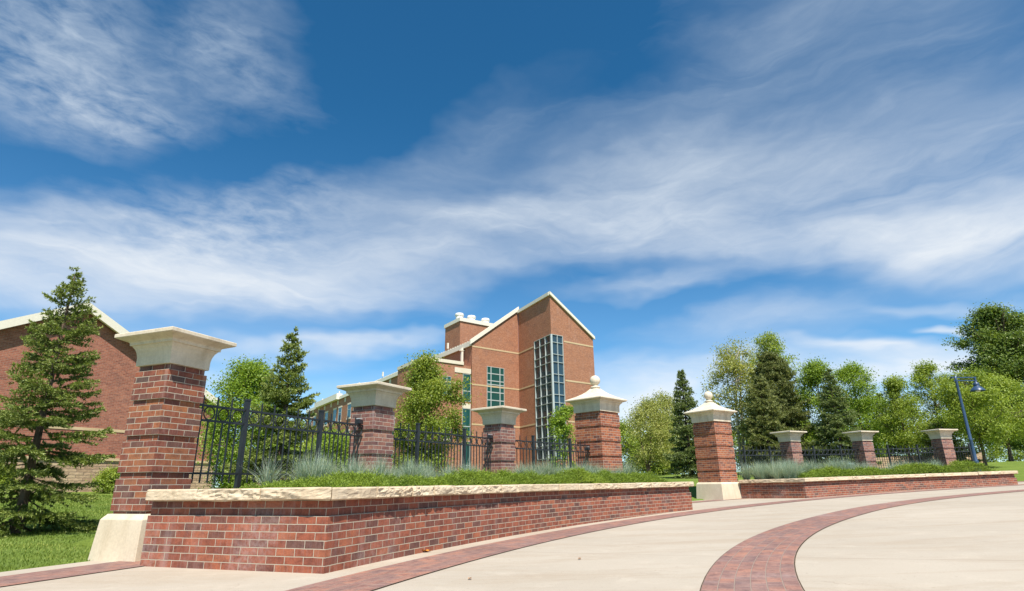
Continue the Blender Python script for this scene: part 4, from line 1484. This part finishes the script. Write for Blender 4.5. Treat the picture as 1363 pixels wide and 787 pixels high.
def broadleaf(name, label, xy, h, R, seed, material, clear=0.22, shape='oval', nlimb=16, nclump=150, per=70, leaf=0.075, spread=0.26, trunk_r=None, group=None, tbark=None, lean=(0, 0), extra=None, hang=0.2, stems=1, inner=0.35, rag=0.30, holes=-0.22):
    rng = np.random.default_rng(seed)
    per = int(per * 1.85); leaf *= 1.14; h *= 0.95
    x, y = xy
    z0 = H(x, y) - 0.03
    root = thing(name, label, "tree", (x, y, z0), 0, group)
    tb = MB()
    tr0 = trunk_r or h * 0.016

    def env(t):
        if shape == 'oval': return (math.sin(math.pi * min(1, 0.10 + t * 0.86)) ** 0.75)
        if shape == 'pyramid': return (min(1, t / 0.16)) ** 0.6 * (1 - t) ** 0.72 * 1.12 + 0.03
        if shape == 'vase': return (0.35 + 0.65 * min(1, t / 0.6)) * (1 - max(0, t - 0.62) / 0.40) ** 0.6 if t < 1 else 0.1
        return (0.55 + 0.45 * math.sin(math.pi * t)) * (1 - t ** 4 * 0.6)
    hc = h * clear
    # trunk(s)
    trunks = []
    for sidx in range(stems):
        off = np.array([0, 0, 0.0]) if stems == 1 else np.array([rng.normal(0, .25), rng.normal(0, .25), 0])
        pts = []
        n = 9
        wob = rng.normal(0, 0.018 * h, (n + 1, 2)); wob[0] = 0
        wob = np.cumsum(wob * 0.35, 0)
        for i in range(n + 1):
            t = i / n
            pts.append(np.array([wob[i, 0] + lean[0] * h * t + off[0] * t * 3, wob[i, 1] + lean[1] * h * t + off[1] * t * 3, h * 0.90 * t]))
        tb.tube([tuple(p) for p in pts], [tr0 * (1.25 if i == 0 else 1) * (1 - 0.90 * i / n) + 0.004 for i in range(n + 1)], 7)
        trunks.append(pts)
    clumps = []
    nodes = []
    for li in range(nlimb):
        pts = trunks[li % stems]
        t = (li + rng.random() * .8) / nlimb
        zt = t ** 0.9
        s = (hc / h) + (0.86 - hc / h) * zt
        fi = min(s / 0.90, .999) * 9; i = int(fi); f = fi - i
        p0 = pts[i] * (1 - f) + pts[i + 1] * f
        az_ = li * 2.399 + rng.normal(0, .35)
        tt = min(1.0, zt + rng.uniform(0.10, 0.26))
        rr = R * env(tt) * rng.uniform(.72, 1.12)
        tgt = np.array([pts[-1][0] * tt * .5 + math.cos(az_) * rr, pts[-1][1] * tt * .5 + math.sin(az_) * rr, hc + (h - hc) * tt * rng.uniform(.93, 1.02)])
        mid = p0 * .5 + tgt * .5 + np.array([0, 0, -0.04 * h * rng.random()]) + rng.normal(0, .03 * h, 3) * .6
        q = [p0 * (1 - a) ** 2 + mid * 2 * a * (1 - a) + tgt * a * a for a in np.linspace(0, 1, 7)]
        tb.tube([tuple(a) for a in q], [max(.004, tr0 * .42 * (1 - .85 * a / 6) * (1 - .5 * zt)) for a in range(7)], 5)
        for a in range(2, 7): nodes.append(q[a])
    nodes = np.array(nodes + [trunks[k][-1] for k in range(stems)] + [trunks[k][-2] for k in range(stems)])
    # clump centres through the crown, each on a twig from the nearest limb
    made = 0
    tries = 0
    while made < nclump and tries < nclump * 20:
        tries += 1
        t = rng.random() ** 0.9
        az_ = rng.random() * 6.283
        rr = R * env(t) * (rng.random() ** inner) * (0.86 + rag * mnoise.noise(Vector((math.cos(az_) * 1.7 + seed, math.sin(az_) * 1.7, t * 4.2))))
        c = np.array([trunks[0][-1][0] * t * .6 + math.cos(az_) * rr, trunks[0][-1][1] * t * .6 + math.sin(az_) * rr, hc + (h - hc) * t])
        if mnoise.noise(Vector((c[0] * 2.1 / R + seed * 1.3, c[1] * 2.1 / R, c[2] * 2.3 / R))) < holes: continue
        dd = np.linalg.norm(nodes - c, axis=1); j = int(np.argmin(dd + (nodes[:, 2] > c[2]) * .3 * R))
        if dd[j] > 0.75 * R: continue
        b_ = nodes[j]
        md = (b_ + c) / 2 + rng.normal(0, .05, 3) * R * .3
        tb.tube([tuple(b_), tuple(md), tuple(c)], [.0035 * h * .22 + .003, .006, .003], 3)
        clumps.append((c, unit(c - b_ + np.array([0, 0, .02])))); made += 1
    if extra is not None:
        for (ex, ey, ez) in extra:
            c = np.array([ex, ey, ez]); j = int(np.argmin(np.linalg.norm(nodes - c, axis=1)))
            b_ = nodes[j]
            tb.tube([tuple(b_), tuple((b_ + c) / 2 + np.array([0, 0, .05])), tuple(c)], [.02, .012, .005], 4)
            for a in np.linspace(.35, 1, 6): clumps.append((b_ * (1 - a) + c * a, unit(c - b_)))
    C_ = np.array([c for c, d in clumps]); D = np.array([d for c, d in clumps])
    m_ = len(C_)
    idx = np.repeat(np.arange(m_), per)
    sz = rng.uniform(.65, 1.25, m_)[idx][:, None]
    off = rng.normal(0, 1, (len(idx), 3)) * np.array([1, 1, .72]) * spread * R ** .5 * sz * .62
    off += D[idx] * rng.normal(0, .5, (len(idx), 1)) * spread * R ** .5
    P = C_[idx] + off
    ct = rng.normal(0, .10, m_)[idx]
    nrm = unit(rng.normal(0, 1, (len(idx), 3)) + np.array([0, 0, .9]) + unit(off) * .5)
    ax = unit(np.cross(nrm, rng.normal(0, 1, (len(idx), 3))))
    ax[:, 2] -= hang; ax = unit(ax)
    bx = unit(np.cross(nrm, ax))
    L = leaf * rng.uniform(.65, 1.3, (len(idx), 1)); Wd = L * .62
    V = np.stack([P - ax * L * .5, P + bx * Wd * .5 + nrm * L * .06, P + ax * L * .55, P - bx * Wd * .5 + nrm * L * .06], 1).reshape(-1, 3)
    F = np.arange(len(V)).reshape(-1, 4)
    T = np.clip(rng.normal(.46, .18, len(idx)) + ct, 0, 1)
    tb.build("trunk", tbark or bark_m, root, weld=False)
    link("crown", leaf_mesh("crown", V, F, T, material), root)
    return root


# spruces
conifer("spruce_tree", "sparse layered young spruce on the left lawn, in front of the gabled building", (-7.38, 9.3), 4.10, 1.20, 11, needle_m, whorls=21, per=8, bare=.035, tuft=.80, gap=.07, power=.66, lean=(.006, -.01), up_tilt=.30, dens=1.05, tipw=.55)
conifer("spruce_tree", "dense spruce behind the fence bay next to the large left pier", (-6.25, 16.2), 4.75, 1.50, 12, needle_m, whorls=22, per=8, bare=.05, tuft=1.35, gap=.02, power=.80, dens=1.2, tipw=.6)
conifer("spruce_tree", "slender spruce between the two ball-topped piers", (8.15, 28.2), 4.95, 1.25, 13, needle_dark_m, whorls=24, per=8, bare=.03, tuft=1.8, gap=.02, power=.78, dens=1.25, tipw=.5)
conifer("spruce_tree", "tallest dark spruce rising behind the first pier right of the gate", (16.4, 37.0), 7.1, 2.55, 14, needle_olive_m, whorls=24, per=10, bare=.03, tuft=2.5, gap=0, power=.50, dens=1.5, tipw=.30)
conifer("spruce_tree", "shorter olive conifer standing in front of the tallest dark spruce", (13.05, 31.0), 4.85, 1.55, 15, needle_olive_m, whorls=20, per=9, bare=.02, tuft=2.2, gap=0, power=.62, dens=1.4, tipw=.5)
conifer("spruce_tree", "dark spruce just left of the middle pier of the right planter", (18.4, 34.0), 5.7, 1.75, 16, needle_dark_m, whorls=22, per=8, bare=.03, tuft=2.1, gap=.03, power=.74, dens=1.2, tipw=.55)
conifer("spruce_tree", "low brownish conifer behind the last pier and blue lamp", (25.6, 36.2), 2.3, 1.7, 17, needle_olive_m, whorls=10, per=9, bare=.05, tuft=2.0, gap=.05, power=.5, dens=1.1, tipw=.2)
conifer("spruce_tree", "dark spruce top showing left of the upright tree between the middle and last piers", (27.3, 44.0), 5.2, 1.5, 18, needle_dark_m, whorls=18, per=8, bare=.05, tuft=2.4, gap=0, power=.75)

# broadleaved trees
broadleaf("locust_tree", "bright green feathery tree behind the large left pier's fence", (-8.75, 19.4), 4.60, 1.28, 21, leaf_lime_m, clear=.12, shape='oval', nlimb=16, nclump=230, per=95, leaf=.062, spread=.27, inner=.45)
broadleaf("leafy_shrub", "bright green low leafy tree left of the second pier, under the long wing", (-7.3, 24.0), 2.55, 1.45, 22, leaf_lime_m, clear=.08, shape='oval', nlimb=12, nclump=150, per=80, leaf=.070, spread=.26)
broadleaf("linden_tree", "dense yellow-green tree between the two flat-capped piers of the left planter", (-3.35, 22.5), 5.50, 1.50, 23, leaf_olive_m, clear=.08, shape='pyramid', nlimb=20, nclump=300, per=80, leaf=.066, spread=.25, inner=.45, rag=.45, holes=-.14, extra=[(1.15, -.3, 3.1), (1.45, -.2, 3.6), (1.3, .2, 2.3), (1.35, -.4, 4.2)])
broadleaf("young_tree", "small sparse young tree below the glazed tower corner", (2.1, 25.4), 3.70, .66, 24, leaf_lime_m, clear=.10, shape='oval', nlimb=10, nclump=62, per=55, leaf=.075, spread=.24, extra=[(.35, 0, 3.55), (-.3, .1, 3.1)])
broadleaf("willow_tree", "pale airy willow right of the ball-topped pier in the left planter", (7.5, 34.0), 4.25, 1.65, 25, leaf_pale_m, clear=.16, shape='airy', nlimb=22, nclump=150, per=60, leaf=.072, spread=.30, hang=.9, stems=3, tbark=bark_m)
broadleaf("willow_tree", "farther pale willow half hidden behind the slender spruce", (11.3, 42.0), 5.4, 1.9, 26, leaf_pale_m, clear=.16, shape='airy', nlimb=20, nclump=120, per=60, leaf=.082, spread=.30, hang=.9, stems=2)
broadleaf("cottonwood_tree", "tall thin pale cottonwood with white trunk above the right ball-topped pier", (15.0, 40.0), 9.1, 2.3, 27, leaf_pale_m, clear=.24, shape='airy', nlimb=22, nclump=150, per=62, leaf=.10, spread=.30, tbark=palebark_m, stems=2, inner=.5)
broadleaf("cottonwood_tree", "pale tree whose top stands out above the tallest dark spruce", (20.2, 46.0), 11.0, 2.3, 28, leaf_mid_m, clear=.24, shape='airy', nlimb=18, nclump=130, per=60, leaf=.11, spread=.30, tbark=palebark_m)
RTG = "bright green young trees behind the right planter"
broadleaf("ash_tree", "bright green tree left of the spruce by the middle pier", (18.7, 36.5), 7.0, 2.05, 31, leaf_lime_m, clear=.10, shape='pyramid', rag=.55, holes=-.15, nlimb=18, nclump=200, per=72, leaf=.085, spread=.26, group=RTG)
broadleaf("ash_tree", "wide bright green tree behind the spruce by the middle pier", (23.8, 41.0), 7.1, 2.25, 32, leaf_lime_m, clear=.12, shape='oval', rag=.55, holes=-.15, nlimb=18, nclump=175, per=70, leaf=.095, spread=.26, group=RTG)
broadleaf("ash_tree", "upright green tree standing between the middle and last piers of the right planter", (24.2, 37.2), 5.6, 1.6, 33, leaf_mid_m, clear=.26, shape='pyramid', rag=.55, holes=-.15, nlimb=16, nclump=125, per=72, leaf=.085, spread=.26, group=RTG)
broadleaf("ash_tree", "tall narrow green tree behind the last pier, left of the blue lamp", (28.3, 40.0), 6.9, 1.75, 34, leaf_mid_m, clear=.22, shape='oval', rag=.55, holes=-.15, nlimb=16, nclump=130, per=72, leaf=.09, spread=.26, group=RTG)
broadleaf("ash_tree", "full green tree right of the blue lamp with its bare trunk showing", (25.9, 33.6), 5.6, 1.85, 35, leaf_mid_m, clear=.24, shape='oval', rag=.5, holes=-.16, nlimb=18, nclump=180, per=76, leaf=.085, spread=.27, group=RTG, trunk_r=.085)
broadleaf("ash_tree", "green tree at the right edge with dark leaning trunk", (32.6, 40.0), 5.6, 2.6, 36, leaf_mid_m, clear=.30, shape='oval', rag=.55, holes=-.15, nlimb=14, nclump=170, per=75, leaf=.09, spread=.27, lean=(.03, 0), group=RTG, trunk_r=.12)
broadleaf("cottonwood_tree", "huge dark green cottonwood towering at the right edge", (40.0, 46.5), 12.9, 3.8, 37, leaf_dark_m, clear=.10, shape='oval', nlimb=34, nclump=560, per=95, leaf=.15, spread=.30, trunk_r=.30, inner=.55, rag=.95, holes=-.08)
# trees farther off that close the view
FTG = "distant trees along the far lawn"
far = [(-30.5, 52, 6.0, 2.6, 'lm'), (9.2, 52, 4.6, 2.4, 'mid'), (13.8, 55, 5.2, 2.6, 'lm'), (18.5, 58, 5.5, 2.6, 'mid'), (25.5, 58, 6.0, 2.8, 'mid'), (33, 56, 6.5, 2.8, 'lm'), (38, 58, 6.0, 2.8, 'mid'), (46, 60, 6.5, 3, 'mid'), (50, 52, 7.0, 3, 'mid'), (-17.5, 44, 3.6, 2.2, 'lm'), (-12.0, 36, 2.6, 1.9, 'mid'), (21.6, 54, 4.6, 2.6, 'lm'), (29.5, 62, 5.0, 3.0, 'mid'), (56, 66, 5.0, 3.2, 'mid'), (11.2, 48, 3.2, 2.0, 'mid')]
flab = ["far round tree behind the left spruce and the gabled building", "far low tree seen right behind the small distant lamp", "far tree behind the slender spruce between the gate piers", "far tree glimpsed under the tall thin cottonwood",
        "far tree behind the tallest dark spruce", "far tree glimpsed behind the middle pier's trees", "far tree glimpsed left of the blue lamp's pole", "far tree glimpsed between trunks right of the blue lamp", "far tree at the right edge under the huge cottonwood",
        "far low tree behind the dense spruce of the left fence", "far low bush-like tree seen through the fence left of the second pier", "far low tree seen through the fence beside the ball-topped pier on the paving", "far tree glimpsed between the middle and last piers",
        "far low tree on the skyline at the right edge beyond the lawn", "far low tree behind the slim distant lamp and pale willow"]
for i, ((x, y, h, R, kd), lab) in enumerate(zip(far, flab)):
    broadleaf("far_tree", lab, (x, y), h, R, 60 + i, leaf_mid_m if kd == 'mid' else leaf_lime_m, clear=.06, shape='oval', nlimb=10, nclump=110, per=60, leaf=.14, spread=.34, group=FTG)
# bushes at the foot of the gabled building
for (x, y, h, R, lab) in ((-16.3, 24.8, .95, .75, "round dark bush at the stone base behind the left spruce"), (-14.9, 26.6, .75, .6, "small round bush at the stone base just left of the large pier"), (-19.2, 22.8, .9, .8, "bush at the stone base behind the left spruce's trunk")):
    broadleaf("round_bush", lab, (x, y), h, R, int(abs(x * 10)), leaf_mid_m, clear=.02, shape='oval', nlimb=8, nclump=70, per=60, leaf=.06, spread=.22, group="bushes by the gabled building")


# ---- juniper ground cover
def juniper(name, label, th0, th1, r0, r1, dens, leaf, seed, hfun, group=None):
    rng = np.random.default_rng(seed)
    area = abs(rad(th0 - th1)) * (r1 * r1 - r0 * r0) / 2
    n = int(area * dens)
    th = rng.uniform(min(th0, th1), max(th0, th1), n)
    r = np.sqrt(rng.uniform(r0 * r0, r1 * r1, n))
    X = CX + r * np.cos(np.radians(th)); Y = CY + r * np.sin(np.radians(th))
    f = (r - r0) / (r1 - r0)
    wave = np.array([mnoise.noise(Vector((a * 1.1, b * 1.1, 3.0))) * .5 + mnoise.noise(Vector((a * 3.3, b * 3.3, 7.0))) * .35 for a, b in zip(X, Y)])
    hgt = np.array([hfun(t) for t in th])
    prof = np.clip(np.minimum(f * 5 + .25, 1) * np.minimum((1 - f) * 4 + .1, 1), .1, 1)
    edge = np.minimum(np.clip((th - min(th0, th1)) / .6, 0.15, 1), np.clip((max(th0, th1) - th) / .6, 0.15, 1))
    z = np.array([CT(a) for a in X]) - .07 + hgt * prof * edge * np.clip(0.78 + 1.5 * wave, .20, 1.7) + rng.normal(0, .012, n)
    base = np.stack([X, Y, z], 1)
    az_ = rng.uniform(0, 6.283, n); e = rng.uniform(-.15, .95, n)
    d = np.stack([np.cos(az_) * np.cos(e), np.sin(az_) * np.cos(e), np.sin(e)], 1)
    side0 = unit(np.cross(d, np.array([0, 0, 1.0]) + rng.normal(0, .3, (n, 3))))
    ln = leaf * rng.uniform(2.2, 4.2, n)
    tone = np.clip(.40 + .55 * wave + rng.normal(0, .10, n), 0, 1)
    V, T = [], []
    K = 7
    for j in range(K):
        t = (j + .3) / K
        p = base + d * (ln * t)[:, None]
        sg = 1 if j % 2 else -1
        nd = unit(d * .8 + side0 * sg * .7 + rng.normal(0, .25, (n, 3))) if j < K - 1 else d
        L = leaf * rng.uniform(.8, 1.3, n)[:, None]
        wv = unit(np.cross(nd, rng.normal(0, 1, (n, 3)))) * leaf * .15
        V.append(np.stack([p - wv, p + wv, p + nd * L], 1))
        T.append(np.clip(tone * .75 + .30 * t + rng.normal(0, .08, n), 0, 1))
    V = np.concatenate(V).reshape(-1, 3); T = np.concatenate(T)
    o_ = link(name, leaf_mesh(name, V, np.arange(len(V)).reshape(-1, 3), T, juniper_m))
    return tag(o_, label, "ground cover", group, 'stuff')


juniper("juniper_cover", "low bright green juniper spreading behind the left coping", 159.2, 136.6, 26.82, 28.1, 2700, .027, 41, lambda t: .13 + .14 * (159 - t) / 22 + .045 * math.sin(t * 1.7))
juniper("juniper_cover", "low bright green juniper spreading behind the right coping", 121.6, 101.6, 26.9, 27.95, 1300, .042, 42, lambda t: .22 + .10 * (121 - t) / 20 + .05 * math.sin(t * 1.3))


# ---- blue oat grass tufts
def tuft_mesh(seed, nb=230, h=.50):
    rng = np.random.default_rng(seed)
    az_ = rng.uniform(0, 6.283, nb); lean = np.abs(rng.normal(.42, .30, nb)); L = h * rng.uniform(.65, 1.2, nb)
    b = np.stack([rng.normal(0, .035, nb), rng.normal(0, .035, nb), np.zeros(nb)], 1)
    out_ = np.stack([np.cos(az_), np.sin(az_), np.zeros(nb)], 1)
    side = np.stack([-np.sin(az_), np.cos(az_), np.zeros(nb)], 1)
    twist = rng.normal(0, .5, nb)[:, None]
    side = unit(side + out_ * twist)
    w0 = rng.uniform(.0020, .0040, nb)[:, None]
    pts = []
    S_ = 4
    for i in range(S_ + 1):
        t = i / S_
        a = lean * (0.55 + 1.0 * t)
        p = b + out_ * (np.sin(a) * L * t)[:, None] + np.array([0, 0, 1.0]) * (np.cos(a * .85) * L * t)[:, None]
        pts.append(p)
    V, T = [], []
    tone = rng.normal(.48, .16, nb)
    dry = rng.random(nb) < .10
    tone[dry] = .95
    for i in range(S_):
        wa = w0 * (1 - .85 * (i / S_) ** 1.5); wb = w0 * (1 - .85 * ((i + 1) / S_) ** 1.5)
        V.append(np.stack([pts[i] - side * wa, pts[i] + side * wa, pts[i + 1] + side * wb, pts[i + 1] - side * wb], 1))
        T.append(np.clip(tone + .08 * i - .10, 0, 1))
    V = np.concatenate(V).reshape(-1, 3); T = np.concatenate(T)
    return leaf_mesh("oat_grass_tuft", V, np.arange(len(V)).reshape(-1, 4), T, oat_m)


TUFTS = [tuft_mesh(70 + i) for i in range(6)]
rt_ = random.Random(9)


def tufts(th0, th1, r0, r1, n, sc, label, group, avoid):
    made = 0
    tr = 0
    while made < n and tr < n * 30:
        tr += 1
        th = rt_.uniform(th1, th0); r = rt_.uniform(r0, r1)
        x, y = pol(th, r)
        if any(abs(x - a[0]) + abs(y - a[1]) < hw * 1.5 for a, hw in avoid): continue
        s = sc * rt_.uniform(.8, 1.2)
        o_ = bpy.data.objects.new("oat_grass", TUFTS[rt_.randrange(6)])
        COL.objects.link(o_)
        o_.location = (x, y, CT(x) - .06)
        o_.rotation_euler = (0, 0, rt_.uniform(0, 6.28))
        o_.scale = (s, s, s * rt_.uniform(.9, 1.12))
        tag(o_, label, "grass tuft", group, 'thing')
        made += 1


AV = [(PZ[k_][0], .45 if k_ in 'abcfgh' else .62) for k_ in PZ]
LTG, RTG2 = "oat grass tufts in the left planter", "oat grass tufts in the right planter"
LL, RL = "blue-green tuft of oat grass behind the juniper of the left planter", "blue-green tuft of oat grass behind the juniper of the right planter"
for a, b, r0, r1, n, sc in ((157.2, 148.2, 27.95, 28.95, 66, .78), (145.0, 142.6, 27.9, 28.9, 19, .9), (141.6, 138.3, 27.75, 28.8, 26, .92), (138.0, 136.7, 27.8, 28.4, 10, .9)):
    tufts(a, b, r0, r1, n, sc, LL, LTG, AV)
for a, b, r0, r1, n, sc in ((122.6, 116.9, 27.9, 29.1, 42, 1.12), (116.0, 112.6, 27.8, 29.0, 26, 1.15), (112.4, 103.0, 27.8, 29.0, 32, .95), (122.8, 120.2, 27.2, 28.2, 14, .95)):
    tufts(a, b, r0, r1, n, sc, RL, RTG2, AV)

# ---- grass blades on the near lawn
def lawn_blades():
    rng = np.random.default_rng(5)
    n = 230000
    X = rng.uniform(-17, -4.2, n); Y = 5.2 + (23 - 5.2) * rng.random(n) ** 1.7
    r = np.hypot(X - CX, Y - CY)
    px = X / Y
    ok = (r > 29.58) & (px > -.87) & (px < -.50)
    X, Y = X[ok], Y[ok]
    n = len(X)
    dist = np.hypot(X, Y)
    Z = np.array([H(a, b) for a, b in zip(X, Y)])
    az_ = rng.uniform(0, 6.283, n)
    hgt = rng.uniform(.014, .030, n) * (1 + .02 * dist)
    wd = (.0018 + .00036 * dist)[:, None]
    out_ = np.stack([np.cos(az_), np.sin(az_), np.zeros(n)], 1); side = np.stack([-np.sin(az_), np.cos(az_), np.zeros(n)], 1)
    b = np.stack([X, Y, Z - .004], 1)
    tip = b + out_ * (hgt * rng.uniform(.2, 1.0, n))[:, None] + np.array([0, 0, 1.0]) * hgt[:, None]
    V = np.stack([b - side * wd, b + side * wd, tip], 1).reshape(-1, 3)
    patch = np.array([mnoise.noise(Vector((a * .45, c * .45, 0))) for a, c in zip(X, Y)])
    mow = np.sin((Y * .95 + X * .28) * 2.6 + 1.5 * patch) * .13
    T = np.clip(rng.normal(.50, .14, n) + .22 * patch + mow, 0, 1)
    o_ = link("grass", leaf_mesh("grass", V, np.arange(len(V)).reshape(-1, 3), T, blade_m))
    tag(o_, "mown green grass blades on the lawn at the left", "grass", None, 'stuff')


lawn_blades()
